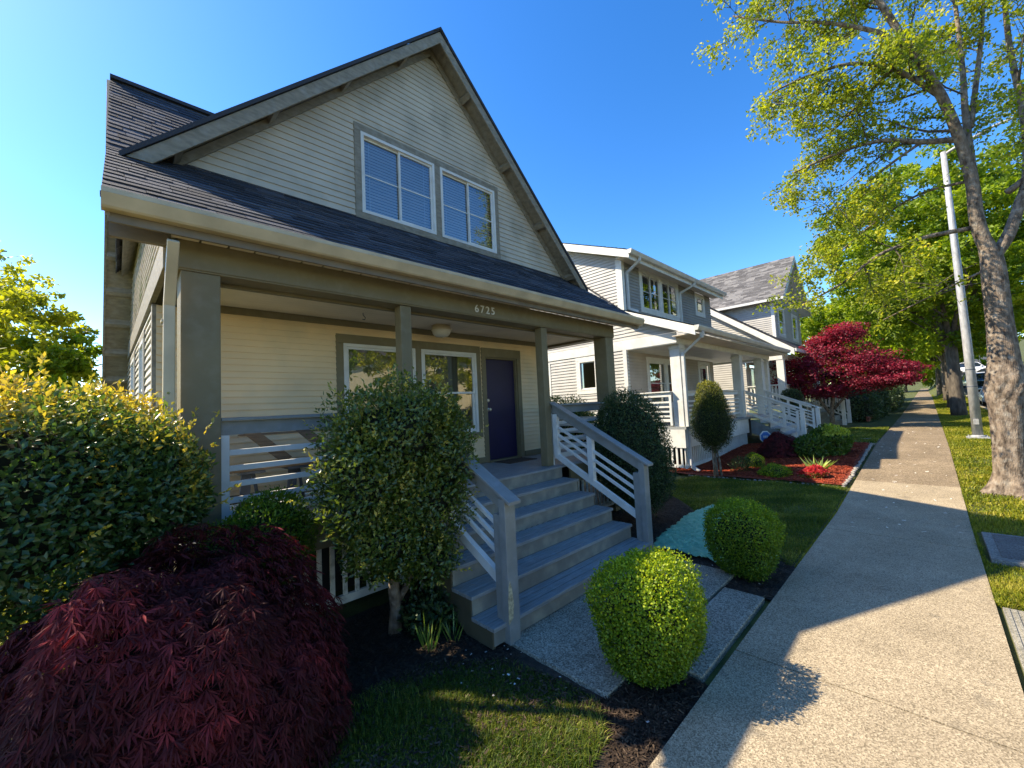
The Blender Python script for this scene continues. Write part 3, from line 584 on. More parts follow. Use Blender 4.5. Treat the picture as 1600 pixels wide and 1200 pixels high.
# ceiling lamp (off)
m = MB(); m.lathe((3.68, 5.30, 0), [(.05, 3.25), (.10, 3.262), (.135, 3.30), (.15, 3.345), (.15, 3.36)], 24); lm = MB(); lm.lathe((3.68, 5.30, 0), [(.16, 3.355), (.165, 3.375), (.14, 3.40), (.14, 3.43)], 24); lm.lathe((3.68, 5.30, 0), [(.01, 3.23), (.018, 3.235), (.018, 3.252)], 10)
o = obj('ceiling_lamp', lm, CREAM, H1, smooth=True); obj('lamp_shade', m, mat('frosted_glass', (.55, .52, .44), .3, .03), o, smooth=True)
m = MB(); m.tube([(2.34, 5.15, 3.43), (2.34, 5.15, 3.40), (2.37, 5.15, 3.37), (2.36, 5.15, 3.34), (2.33, 5.15, 3.345)], .006, 6); obj('plant_hook', m, IRON, H1)
# house number
fc = bpy.data.curves.new('house_number', 'FONT'); fc.body = '6725'; fc.size = .150; fc.extrude = .006; fc.space_character = 1.35; fc.offset = .0012
fo = bpy.data.objects.new('tmp_text', fc); COL.objects.link(fo); bpy.context.view_layer.update()
me = bpy.data.meshes.new_from_object(fo.evaluated_get(bpy.context.evaluated_depsgraph_get())); bpy.data.objects.remove(fo)
me.transform(Matrix.Rotation(R(90), 4, 'X')); me.materials.clear(); me.materials.append(WHITE)
o = bpy.data.objects.new('house_number', me); COL.objects.link(o); o.parent = H1; o.location = Vector((3.58, 4.331, 3.445)) - H1.location
# deck
m = MB(); y = 4.235
while y < 5.69: m.box(.36, 7.2, y, y + .137, 1.075, 1.103); y += .142
while y < 9: m.box(6.46, 7.2, y, y + .137, 1.075, 1.103); y += .142
obj('porch_deck', m, DECK, H1, bevel=.004)
for a in ((.37, 2.36, 4.275, 4.31), (5.45, 7.18, 4.275, 4.31), (.37, .40, 4.311, 5.72), (7.15, 7.18, 4.311, 9)): obj('deck_skirt_board', MB().box(*a, .78, 1.074), OLIVE, H1, bevel=.004)
for a, b in ((.68, 4.9), (5.2, 6.9)):
    m = MB(); slatskirt(m, a, b, 4.33, .17, .79); obj('skirt_slats', m, DIRTYWHITE, H1)
m = MB(); m.box(.45, 7.0, 5.2, 5.25, -.1, 1.0); obj('crawl_space_shade_board', m, DARKROOM, H1)  # dark board added behind the slats for the shade under the porch
# stairs
m = MB(); r = MB(); TR = .294; RI = 1.10 / 6
for i in range(5):
    y0 = 2.78 + i * TR; z = RI * (i + 1); xl, xr = 2.34, 5.22 if i < 1 else 5.22
    bw = (TR + .03) / 3
    for b in range(3): m.box(xl, xr + random.uniform(-.006, .006), y0 - .03 + b * bw + .006, y0 - .03 + (b + 1) * bw - .004, z - .036, z)
    r.box(xl + .02, xr - .02, y0 - .002, y0 + .018, z - RI + (.0 if i else .02), z - .037)
r.box(2.36, 5.20, 4.25, 4.27, RI * 5, 1.073)
st = obj('stairs', m, DECK, H1, bevel=.005); obj('riser', r, STAIRFACE, st)
for X in (2.345, 5.195):
    m = MB(); m.prism([(X, 2.785, .0), (X, 2.785, RI - .04), (X, 2.785 + TR, RI - .04), (X, 2.785 + TR, 2 * RI - .04), (X, 2.785 + 2 * TR, 2 * RI - .04), (X, 2.785 + 2 * TR, 3 * RI - .04), (X, 2.785 + 3 * TR, 3 * RI - .04), (X, 2.785 + 3 * TR, 4 * RI - .04), (X, 2.785 + 4 * TR, 4 * RI - .04), (X, 2.785 + 4 * TR, 5 * RI - .04), (X, 4.26, 5 * RI - .04), (X, 4.26, .62), (X, 3.15, .0)], (.03, 0, 0)); obj('stringer', m, SHADED_OLIVE, st)
# stair rails
def stair_rail(x, y0, y1, zc0, zc1, s, name='stair_rail', base=0.0):
    """cap from (y0,zc0) low end to (y1,zc1)"""
    rt = obj(name, MB().vbar((x, y0 - .10, zc0 - .025 - .10 * (zc1 - zc0) / (y1 - y0)), (x, y1, zc1 - .025), .15, .0, .032), RAILGREY, H1, bevel=.005)
    k = (zc1 - zc0) / (y1 - y0); Z = lambda y: zc0 + k * (y - y0)
    a = MB(); a.vbar((x, y0, Z(y0) - .027), (x, y1, Z(y1) - .027), .045, .15); obj('rail_board', a, RAILGREY, rt, bevel=.004)
    a = MB(); a.box(x - .065, x + .065, y0 - .03, y0 + .055, base, Z(y0) - .03); a.box(x - .05, x + .05, y0 + .058, y0 + .15, base + .05, Z(y0) - .18); obj('newel_post', a, RAILGREY, rt, bevel=.005)
    a = MB(); q = y0 + .15; e = y1 - .0
    for d in (.34, .47, .60): a.vbar((x, q, Z(q) - d), (x, e, Z(e) - d), .035, .045)
    a.vbar((x, q - .1, Z(q - .1) - .80), (x, e, Z(e) - .80), .06, .10)
    a.box(x - .035, x + .035, e - .09, e, Z(e) - .86, Z(e) - .20); ym = (q + e) / 2; a.prism([(x - .04, ym - .045, Z(ym - .045) - .82), (x - .04, ym + .045, Z(ym + .045) - .82), (x - .04, ym + .045, Z(ym + .045) - .18), (x - .04, ym - .045, Z(ym - .045) - .18)], (.08, 0, 0))
    obj('rail_slat', a, WHITE, rt, bevel=.003)
    return rt
stair_rail(2.55, 2.74, 4.37, 1.29, 2.14, 1); stair_rail(5.20, 2.80, 4.37, 1.28, 2.14, 1)
def flat_rail(parent, ax, a0, a1, c, z, name='porch_rail', grey=RAILGREY, slats=5, zb=1.2, end=True, white=WHITE):
    def B(mb, u0, u1, n0, n1, z0, z1):
        mb.box(u0, u1, n0, n1, z0, z1) if ax == 'x' else mb.box(n0, n1, u0, u1, z0, z1)
    m = MB(); B(m, a0, a1, c - .07, c + .07, z - .03, z); rt = obj(name, m, grey, parent, bevel=.004)
    m = MB(); B(m, a0, a1, c - .022, c + .022, z - .155, z - .032); obj('rail_board', m, grey, rt, bevel=.003)
    m = MB(); n = slats; st_ = (z - .2 - zb) / n
    for i in range(n): B(m, a0 + .06, a1, c - .02, c + .02, zb + i * st_, zb + i * st_ + (.05 if i else .08))
    if end: B(m, a0, a0 + .065, c - .03, c + .03, zb - .1, z - .158); B(m, a1 - .065, a1, c - .03, c + .03, zb - .1, z - .158)
    B(m, (a0 + a1) / 2 - .03, (a0 + a1) / 2 + .03, c - .025, c + .025, zb, z - .158) if a1 - a0 > 2.2 else None
    obj('rail_slat', m, white, rt, bevel=.003); return rt
flat_rail(H1, 'x', .668, 2.452, 4.44, 2.11); flat_rail(H1, 'x', 5.16, 6.90, 4.44, 2.11); flat_rail(H1, 'y', 4.645, 8.9, 7.06, 2.12); flat_rail(H1, 'y', 4.645, 5.69, .50, 2.11)

m = MB(); m.prism([(2.478, 2.7095, .18), (2.53, 2.7095, .22), (2.545, 2.7095, .33), (2.53, 2.7095, .47), (2.51, 2.7095, .55), (2.49, 2.7095, .50), (2.482, 2.7095, .35)], (0, .006, 0)); obj('peeled_patch', m, mat('bare_wood', (.42, .36, .22), .8, .2, 40), [c for c in bpy.data.objects if c.name == 'newel_post'][0])
# porch bench and door mat
bt = thing('porch_bench', 'wooden bench with grey metal legs behind the white porch rail, left of the big shrub', 'bench', (1.35, 5.05, 1.104))
m = MB()
for k in range(3): m.box(.78, 2.05, 4.86 + k * .13, 4.98 + k * .13, 1.56, 1.595)
obj('seat', m, WOOD, bt, bevel=.004)
m = MB(); m.bar((.98, 5.20, 2.02), (1.42, 5.18, 1.60), .11, .03, up=(0, 1, 0)); m.bar((1.5, 5.20, 2.02), (1.94, 5.18, 1.60), .11, .03, up=(0, 1, 0)); m.bar((.95, 5.235, 1.92), (2.05, 5.235, 1.92), .09, .02, up=(0, 0, 1)); obj('backrest', m, WOOD, bt, bevel=.004)
for xx in (.98, 1.42, 1.82):
    m = MB(); m.bar((xx, 5.0, 1.555), (xx - .05, 4.95, 1.104), .09, .03, up=(0, 1, 0)); m.bar((xx + .05, 5.0, 1.555), (xx + .14, 5.1, 1.104), .03, .03, up=(0, 1, 0)); m.box(xx - .09, xx + .14, 4.87, 5.25, 1.53, 1.558); obj('leg', m, IRON, bt, bevel=.003)
dm = obj('door_mat', MB().box(4.95, 5.66, 5.20, 5.62, 1.104, 1.118), mat('coir', (.07, .05, .035), .95, .25, 40, .6, 120), base=(5.3, 5.4, 1.104), bevel=.004)
tag(dm, 'brown doormat in front of the purple front door', 'doormat')

# ================================================================== HOUSE 2 (grey siding, white trim)
WPIPEM = mat('white_pipe', (.56, .56, .54), .4, .05, 3)
H2 = thing('house', 'grey lap-sided middle house with white trim, shed dormer and white railed porch', 'house', (15.0, 8.0, .2))
F2 = lambda u, n, z: (u, 6.25 - n, z); S2 = lambda u, n, z: (11.0 - n, u, z)
wins2 = [(12.30, 13.50, 1.95, 3.40), (13.62, 14.85, 1.95, 3.40)]
m = MB(); siding(m, F2, 1.35, 3.62, .1, lambda z: (11.0, 18.0), [(12.25, 14.9, 1.9, 3.45), (16.45, 17.5, 1.3, 3.5)]); obj('porch_wall', m, mat('taupe_siding', (.40, .35, .29), .6, .05, 2), H2)
m = MB(); siding(m, F2, 4.80, 6.50, .1, lambda z: (11.0, 18.2), [(12.15, 14.95, 5.05, 6.38), (16.6, 17.5, 5.5, 6.35)]); obj('dormer_wall', m, GREY_SIDING, H2)
m = MB(); siding(m, S2, .25, 3.66, .1, lambda z: (6.26, 15.0), [(7.3, 8.05, 2.5, 3.55), (9.3, 9.8, 2.4, 3.5)]); siding(m, S2, 3.96, 7.6, .1, lambda z: (6.28 + (0 if z < 6.48 else (z - 6.48) / .42), 15.0)); siding(m, S2, 3.96, 4.8, .1, lambda z: (max(4.5, 4.35 + (z - 3.92) / .40), 6.27))
obj('side_wall', m, WHITE_SIDING, H2)
m = MB()
m.box(10.965, 11.10, 6.235, 6.36, 1.35, 3.655); m.box(10.965, 11.12, 6.215, 6.42, 4.78, 6.47); obj('corner_trim', m, WHITE, H2, bevel=.004); m = MB(); m.prism([S2(4.7, .03, 3.66), S2(15, .03, 3.66), S2(15, .03, 3.95), S2(4.7, .03, 3.95)], (.05, 0, 0))
obj('band_trim', m, WHITE, H2, bevel=.004)
def trimset(H, lst):
    for (nm, F, a, t, mull, bot) in lst:
        m = MB(); frameboards(m, F, *a, t, bottom=bot)
        if mull: m.prism([F(mull - .06, -.01, a[2]), F(mull + .06, -.01, a[2]), F(mull + .06, -.01, a[3]), F(mull - .06, -.01, a[3])], Vector(F(0, .04, 0)) - Vector(F(0, 0, 0)))
        obj(nm, m, WHITE, H, bevel=.004)
trimset(H2, [('window_trim', S2, (7.34, 8.01, 2.54, 3.51), .12, 0, .12), ('window_trim', S2, (9.34, 9.76, 2.44, 3.46), .1, 0, .1), ('window_trim', F2, (12.30, 14.85, 1.95, 3.40), .12, 13.56, .12), ('window_trim', F2, (12.2, 14.9, 5.10, 6.33), .13, 13.55, .13), ('window_trim', F2, (16.68, 17.42, 5.55, 6.25), .12, 0, .12), ('door_trim', F2, (16.5, 17.45, 1.35, 3.45), .12, 0, 0)])
for a in wins2: window(H2, F2, *a, 'double', glass=GLASSB, back=CURTAIN)
window(H2, F2, 12.2, 13.48, 5.10, 6.33, 'slider', glass=GLASSB); window(H2, F2, 13.62, 14.9, 5.10, 6.33, 'slider', glass=GLASSB); window(H2, F2, 16.68, 17.42, 5.55, 6.25, 'fixed', glass=GLASSB, back=CURTAIN)
window(H2, S2, 7.34, 8.01, 2.54, 3.51, 'fixed', glass=GLASSB, back=CURTAIN); window(H2, S2, 9.34, 9.76, 2.44, 3.46, 'fixed', glass=GLASSB)
m = MB(); m.box(16.52, 17.43, 6.28, 6.32, 1.36, 3.44); d2 = obj('door', m, WHITE, H2, bevel=.004)
m = MB(); m.box(16.72, 17.23, 6.268, 6.279, 1.7, 3.3); obj('pane', m, GLASSB, d2)
m = MB(); m.box(11.2, 12.1, 6.225, 6.24, 1.4, 3.5); 
# roofs of house 2
m = MB(); X0, X1 = 10.72, 20.6
m.prism([(X0, 4.10, 3.985), (X1, 4.10, 3.985), (X1, 6.26, 4.855), (X0, 6.26, 4.855)], (0, 0, -.10)); m.prism([(X0, 6.26, 4.86), (11.0, 6.26, 4.86), (11.0, 8.2, 6.5), (X0, 8.2, 6.5)], (0, 0, -.12))
m.prism([(18.22, 6.26, 4.86), (X1, 6.26, 4.86), (X1, 9.0, 7.2), (18.22, 9.0, 7.2)], (0, 0, -.12))
m.prism([(10.65, 5.78, 6.52), (18.55, 5.78, 6.52), (18.55, 9.4, 8.0), (10.65, 9.4, 8.0)], (0, 0, -.10)); m.prism([(10.65, 9.4, 8.0), (18.55, 9.4, 8.0), (18.55, 15.3, 3.4), (10.65, 15.3, 3.4)], (0, 0, -.10))
rf = obj('roof', m, WHITE, H2)
m = MB(); shingles(m, (X0 - .02, 4.08, 3.995), (1, 0, 0), X1 - X0 + .04, (0, 1, .403), 2.33, (0, -.403, 1), .14, .35, .012); shingles(m, (X0 - .02, 6.26, 4.865), (1, 0, 0), .30, (0, 1, .845), 2.5, (0, -.845, 1), .14)
shingles(m, (18.22, 6.26, 4.865), (1, 0, 0), 2.4, (0, 1, .845), 3.5, (0, -.845, 1), .14); shingles(m, (10.63, 5.76, 6.53), (1, 0, 0), 7.94, (0, 1, .409), 3.9, (0, -.409, 1), .14)
obj('shingles', m, SHINGLE2, rf, tint=True)
m = MB()
m.prism([(10.70, 4.08, 3.96), (10.70, 6.26, 4.84), (10.70, 6.26, 4.62), (10.70, 4.08, 3.74)], (.035, 0, 0)); m.prism([(10.70, 6.26, 4.845), (10.70, 8.2, 6.48), (10.70, 8.2, 6.30), (10.70, 6.26, 4.63)], (.035, 0, 0))
m.prism([(10.63, 5.76, 6.50), (10.63, 9.4, 7.99), (10.63, 9.4, 7.75), (10.63, 5.76, 6.28)], (.035, 0, 0)); m.box(10.66, 18.5, 5.80, 5.83, 6.28, 6.44); m.box(X1 - .04, X1 - .01, 4.1, 4.14, 3.8, 3.95)
m.prism([(X1 - .03, 4.08, 3.96), (X1 - .03, 6.26, 4.84), (X1 - .03, 6.26, 4.62), (X1 - .03, 4.08, 3.74)], (.03, 0, 0))
obj('rake_board', m, WHITE, H2, bevel=.004)
m = MB(); gutter(m, 10.62, 18.58, 5.66, 6.53, .13, .13); gutter(m, X0 - .03, X1 + .03, 3.97, 3.995, .13, .12); obj('gutter', m, mat('white_gutter', (.60, .58, .52), .4, .06, 3), H2)
m = MB(); m.box(10.75, X1 - .05, 4.13, 4.72, 3.80, 3.82); m.box(10.7, 18.5, 5.84, 6.24, 6.40, 6.42)
obj('soffit', m, SOFFIT, H2)
m = MB(); m.box(10.98, 20.3, 4.72, 5.0, 3.64, 3.80); m.box(10.98, 11.2, 5.0, 6.24, 3.64, 3.80); m.box(10.976, 20.3, 4.705, 4.722, 3.66, 3.799); m.box(20.05, 20.3, 5.0, 8.0, 3.64, 3.8); m.box(11.2, 20.05, 5.0, 8.2, 3.70, 3.72)
obj('porch_beam', m, WHITE, H2, bevel=.006)
for a, b, z0 in ((11.2, 11.58, -.05), (16.35, 16.68, 1.35), (19.15, 19.5, 1.35), (20.0, 20.3, 1.35)):
    m = MB(); m.box(a, b, 4.74, 5.02, z0 if z0 > 0 else 1.25, 3.64); m.box(a - .02, b + .02, 4.72, 5.04, 3.52, 3.58); obj('column', m, WHITE, H2, bevel=.006)
m = MB(); m.box(11.9, 12.15, 4.74, 5.0, .0, 1.2); obj('deck_pier', m, mat('pier_concrete', (.36, .34, .30), .8, .15, 6), H2, bevel=.01)
m = MB(); dsp(m, [(11.05, 4.02, 3.87), (11.05, 4.06, 3.70)], .09, .08); dsp(m, [(11.05, 4.05, 3.74), (11.25, 4.66, 3.36)]); dsp(m, [(11.25, 4.67, 3.4), (11.25, 4.67, .25)], .09, .08); dsp(m, [(11.25, 4.67, .28), (11.25, 4.45, .14)], .09, .08)
obj('downspout', m, WPIPEM, H2, bevel=.006); m = MB(); dsp(m, [(11.2, 5.72, 6.42), (11.2, 5.74, 6.30)], .08, .07); dsp(m, [(11.2, 5.73, 6.32), (11.22, 6.20, 6.05)], .08, .07); dsp(m, [(11.22, 6.19, 6.08), (11.22, 6.19, 4.92)], .08, .07); dsp(m, [(11.22, 6.2, 4.95), (11.35, 5.95, 4.82)], .08, .07)
obj('downspout', m, WPIPEM, H2, bevel=.006); m = MB(); dsp(m, [(15.3, 5.73, 6.42), (15.3, 5.74, 6.3)], .08, .07); dsp(m, [(15.3, 5.73, 6.32), (15.05, 6.20, 6.05)], .08, .07); dsp(m, [(15.05, 6.19, 6.08), (15.05, 6.19, 4.92)], .08, .07)
obj('downspout', m, WPIPEM, H2, bevel=.006)
m = MB(); m.box(11.0, 20.3, 4.62, 6.24, 1.28, 1.35); m.box(18, 20.3, 6.24, 8.2, 1.28, 1.35); obj('porch_deck', m, DECK, H2)
for a in ((11.0, 16.55, 4.66, 4.70), (19.35, 20.3, 4.66, 4.70), (11.0, 11.03, 4.70, 6.25)): obj('deck_skirt_board', MB().box(*a, .78, 1.278), WHITE, H2)
m = MB(); slatskirt(m, 19.4, 20.3, 4.72, .32, .79, .13, .05, .09); obj('skirt_slats', m, WHITE, H2); m = MB(); slatskirt(m, 11.05, 16.5, 4.72, .22, .79, .13, .05, .09); obj('skirt_slats', m, WHITE, H2); m = MB(); m.box(11.01, 11.05, 4.76, 6.2, .24, .32)
for k in range(12): m.box(11.015, 11.045, 4.78 + k * .13, 4.83 + k * .13, .30, .79)
obj('skirt_slats', m, WHITE, H2)
m = MB(); m.box(11.1, 20.2, 5.6, 5.65, 0, 1.25); obj('crawl_space_shade_board', m, DARKROOM, H2)  # dark board standing for shade below the middle house porch
flat_rail(H2, 'x', 11.58, 16.62, 4.88, 2.34, grey=WHITE, slats=5, zb=1.48); flat_rail(H2, 'x', 19.5, 20.0, 4.88, 2.34, grey=WHITE, slats=5, zb=1.48); flat_rail(H2, 'y', 5.02, 6.2, 11.12, 2.34, grey=WHITE, slats=5, zb=1.48)
m = MB(); r = MB()
for i in range(5):
    y0 = 3.10 + i * .30; z = .36 + .198 * (i + 1) - .0; m.box(16.65, 19.25, y0 - .03, y0 + .30, z - .036, z); r.box(16.67, 19.23, y0, y0 + .018, z - .198, z - .037)
st2 = obj('stairs', m, mat('light_tread', (.38, .39, .40), .6, .08), H2, bevel=.004); obj('riser', r, mat('light_riser', (.42, .41, .38), .6, .08), st2)
m = MB(); m.prism([(16.66, 3.08, .33), (16.66, 3.08, .52), (16.66, 4.62, 1.25), (16.66, 4.62, .75), (16.66, 3.4, .33)], (.03, 0, 0)); obj('stringer', m, mat('slate_paint', (.16, .18, .19), .6, .1), st2)
for X in (16.6, 19.3):
    k = (2.34 - 1.58) / (4.75 - 3.0); Z = lambda y: 1.58 + k * (y - 3.0)
    rt = obj('stair_rail', MB().vbar((X, 2.9, Z(2.9) - .03), (X, 4.75, Z(4.75) - .03), .13, .0, .03), WHITE, H2, bevel=.004)
    a = MB(); a.box(X - .07, X + .07, 2.96, 3.08, .36, Z(3) - .03); a.box(X - .05, X + .05, 3.12, 3.2, .4, Z(3.1) - .1)
    obj('newel_post', a, WHITE, rt, bevel=.004); a = MB(); a.vbar((X, 3.2, Z(3.2) - .03), (X, 4.7, Z(4.7) - .03), .04, .10)
    for d in (.26, .38, .50, .62): a.vbar((X, 3.2, Z(3.2) - d), (X, 4.7, Z(4.7) - d), .03, .045)
    a.vbar((X, 3.1, Z(3.1) - .78), (X, 4.7, Z(4.7) - .78), .05, .09)
    for yy in (3.95, 3.55): a.box(X - .03, X + .03, yy - .04, yy + .04, Z(yy) - .82, Z(yy) - .05)
    obj('rail_slat', a, WHITE, rt, bevel=.003)

# ================================================================== HOUSE 3 (white siding, brown roof)
H3 = thing('house', 'white lap-sided house with brown shingle roof partly behind the red maple, farthest of three', 'house', (26.5, 9.0, .45))
S3 = lambda u, n, z: (22.3 - n, u, z); S3u = lambda u, n, z: (24.5 - n, u, z); F3 = lambda u, n, z: (u, 6.2 - n, z); F3u = lambda u, n, z: (u, 5.3 - n, z)
m = MB(); siding(m, S3, .5, 7.15, .11, lambda z: (6.2 if z < 4.2 else 4.6 + (z - 4.35) / .73 + .1, 13.0)); siding(m, S3u, 4.5, 7.2, .11, lambda z: (5.3, 16)); obj('side_wall', m, WHITE_SIDING, H3)
m = MB(); siding(m, F3, 1.6, 4.0, .11, lambda z: (22.3, 31.0), [(22.9, 23.8, 1.6, 3.6)]); siding(m, F3u, 4.6, 9.6, .11, lambda z: (24.5 + (0 if z < 7.2 else (z - 7.2) * 1.18), 30.7 - (0 if z < 7.2 else (z - 7.2) * 1.18)), [(25.3, 26.6, 5.3, 6.8), (28.5, 29.8, 5.3, 6.8)]); obj('front_wall', m, WHITE_SIDING, H3)
for a in ((25.35, 26.55, 5.35, 6.75), (28.55, 29.75, 5.35, 6.75)): window(H3, F3u, *a, 'double', glass=GLASSB)
window(H3, F3, 22.95, 23.75, 1.6, 3.55, 'double', glass=GLASSB)
trimset(H3, [('window_trim', F3u, (25.35, 26.55, 5.35, 6.75), .12, 0, .12), ('window_trim', F3u, (28.55, 29.75, 5.35, 6.75), .12, 0, .12)]); obj('corner_trim', MB().box(24.46, 24.6, 5.27, 5.42, 4.6, 7.15), WHITE, H3)
m = MB()
m.prism([(21.95, 4.1, 4.20), (31.2, 4.1, 4.20), (31.2, 8.6, 7.48), (21.95, 8.6, 7.48)], (0, 0, -.14))
m.prism([(24.1, 4.75, 7.08), (27.6, 4.75, 9.95), (27.6, 16, 9.95), (24.1, 16, 7.08)], (0, 0, -.14)); m.prism([(31.1, 4.75, 7.08), (27.6, 4.75, 9.95), (27.6, 16, 9.95), (31.1, 16, 7.08)], (0, 0, -.14)); rf = obj('roof', m, WHITE, H3)
m = MB(); shingles(m, (21.93, 4.08, 4.21), (1, 0, 0), 9.3, (0, 1, .73), 5.6, (0, -.73, 1), .16, .35); shingles(m, (24.08, 4.73, 7.09), (0, 1, 0), 11.3, (1, 0, .82), 4.55, (-.82, 0, 1), .16, .35); shingles(m, (31.12, 4.73, 7.09), (0, 1, 0), 11.3, (-1, 0, .82), 4.55, (.82, 0, 1), .16, .35)
obj('shingles', m, SHINGLE2, rf, tint=True)
m = MB(); m.prism([(21.92, 4.08, 4.17), (21.92, 8.6, 7.47), (21.92, 8.6, 7.17), (21.92, 4.08, 3.88)], (.04, 0, 0)); m.box(24.02, 24.12, 4.72, 16, 6.95, 7.07)
for sg in (-1, 1): m.prism([(27.6, 4.72, 9.93), (27.6 + sg * 3.5, 4.72, 7.06), (27.6 + sg * 3.5, 4.72, 6.85), (27.6, 4.72, 9.68)], (0, .03, 0))
m.box(21.95, 31.2, 4.0, 4.1, 4.05, 4.18)
obj('rake_board', m, WHITE, H3)
m = MB(); m.box(22.1, 31, 4.6, 4.85, 3.75, 4.05); m.box(22.1, 22.35, 4.85, 6.2, 3.75, 4.05); m.box(22.3, 31, 4.85, 6.2, 3.9, 3.93); obj('porch_beam', m, WHITE, H3)
for a in (22.12, 26.0, 30.5): obj('column', MB().box(a, a + .3, 4.58, 4.86, 1.6, 3.75), WHITE, H3)
m = MB(); m.box(22.1, 31, 4.5, 6.2, 1.45, 1.6); m.box(22.1, 31, 4.46, 4.5, .9, 1.6); obj('porch_deck', m, WHITE, H3)
m = MB(); slatskirt(m, 22.2, 31, 4.55, .4, .9, .13, .05); obj('skirt_slats', m, WHITE, H3)
m = MB(); m.box(24.2, 25.2, 6.10, 6.13, 1.6, 3.7); obj('door', m, DARKROOM, H3)
m = MB(); m.box(22.4, 25.9, 4.65, 4.78, 2.55, 2.60); x = 22.45
while x < 25.9: m.box(x, x + .05, 4.69, 4.74, 1.7, 2.55); x += .15
m.box(22.4, 25.9, 4.67, 4.76, 1.66, 1.72)
y = 4.8
while y < 6.1: m.box(22.18, 22.22, y, y + .05, 1.7, 2.55); y += .15
m.box(22.13, 22.27, 4.8, 6.15, 2.55, 2.6)
obj('porch_rail', m, WHITE, H3)
for X in (26.0, 27.9):
    m = MB(); m.vbar((X, 3.0, 1.70), (X, 4.65, 2.62), .12, .03); m.vbar((X, 3.05, .98), (X, 4.65, 1.85), .05, .08); m.box(X - .08, X + .08, 2.95, 3.1, .45, 1.70); y = 3.2
    while y < 4.6: m.box(X - .025, X + .025, y, y + .05, .95 + (y - 3.05) * .54, 1.72 + (y - 3.05) * .56); y += .15
    obj('stair_rail', m, WHITE, H3)
m = MB()
for i in range(5): m.box(26.05, 27.85, 3.1 + i * .29, 4.5, .45 + i * .22, .45 + (i + 1) * .22 - .002)
obj('stairs', m, STAIRFACE, H3)

# ================================================================== vegetation
def unit(a): return a / np.maximum(1e-9, np.linalg.norm(a, axis=1, keepdims=True))
def lumpfn(seed, amp, freq=3.0, k=7):
    r = np.random.default_rng(seed); Kv = r.normal(0, freq, (k, 3)); ph = r.uniform(0, 6.28, k); am = r.uniform(.4, 1, k)
    return lambda d: amp * (np.cos(d @ Kv.T + ph) * am).sum(1) / am.sum() * 1.8
def leafmesh(P, D, L_, W_, fold=.25, nrm=None):
    """two-triangle folded leaves; P base, D direction (unit), returns V,F"""
    n = len(P); r = unit(RNG.normal(0, 1, (n, 3))) if nrm is None else unit(nrm + RNG.normal(0, .45, (n, 3)))
    S = unit(np.cross(D, r)); U = np.cross(S, D); L_ = L_[:, None]; W_ = W_[:, None]
    mid = P + D * L_ * .45 + U * W_ * fold
    V = np.stack([P, mid - S * W_ / 2, P + D * L_, mid + S * W_ / 2], 1)
    V[:, 2] -= 0
    b = np.arange(n)[:, None] * 4
    return V.reshape(-1, 3), np.concatenate([b + [0, 1, 2], b + [0, 2, 3]], 0)
def core(c, rad, seed, amp, freq, sc_=.8, n=28, zmin=None):  # dark inner hull added to block light through the leaves
    vs = []; fs = []; lf = lumpfn(seed, amp, freq)
    for i in range(n // 2 + 1):
        th = math.pi * i / (n // 2)
        for j in range(n): ph = 2 * math.pi * j / n; vs.append((math.sin(th) * math.cos(ph), math.sin(th) * math.sin(ph), math.cos(th)))
    d = np.array(vs); P = d * np.array(rad) * (sc_ * (1 + lf(d)))[:, None] + np.array(c)
    if zmin is not None: P[:, 2] = np.maximum(P[:, 2], zmin)
    for i in range(n // 2):
        for j in range(n): a = i * n + j; b = i * n + (j + 1) % n; fs += [(a, a + n, b + n), (a, b + n, b)]
    return P, np.array(fs)
def joinmesh(parts):
    V = []; F = []; T = []; MI = []; o = 0
    for (v, f, t, mi) in parts: V.append(v); F.append(f + o); T.append(t); MI.append(np.full(len(f), mi)); o += len(v)
    return np.concatenate(V), np.concatenate(F), np.concatenate(T), np.concatenate(MI)
CORE = {}
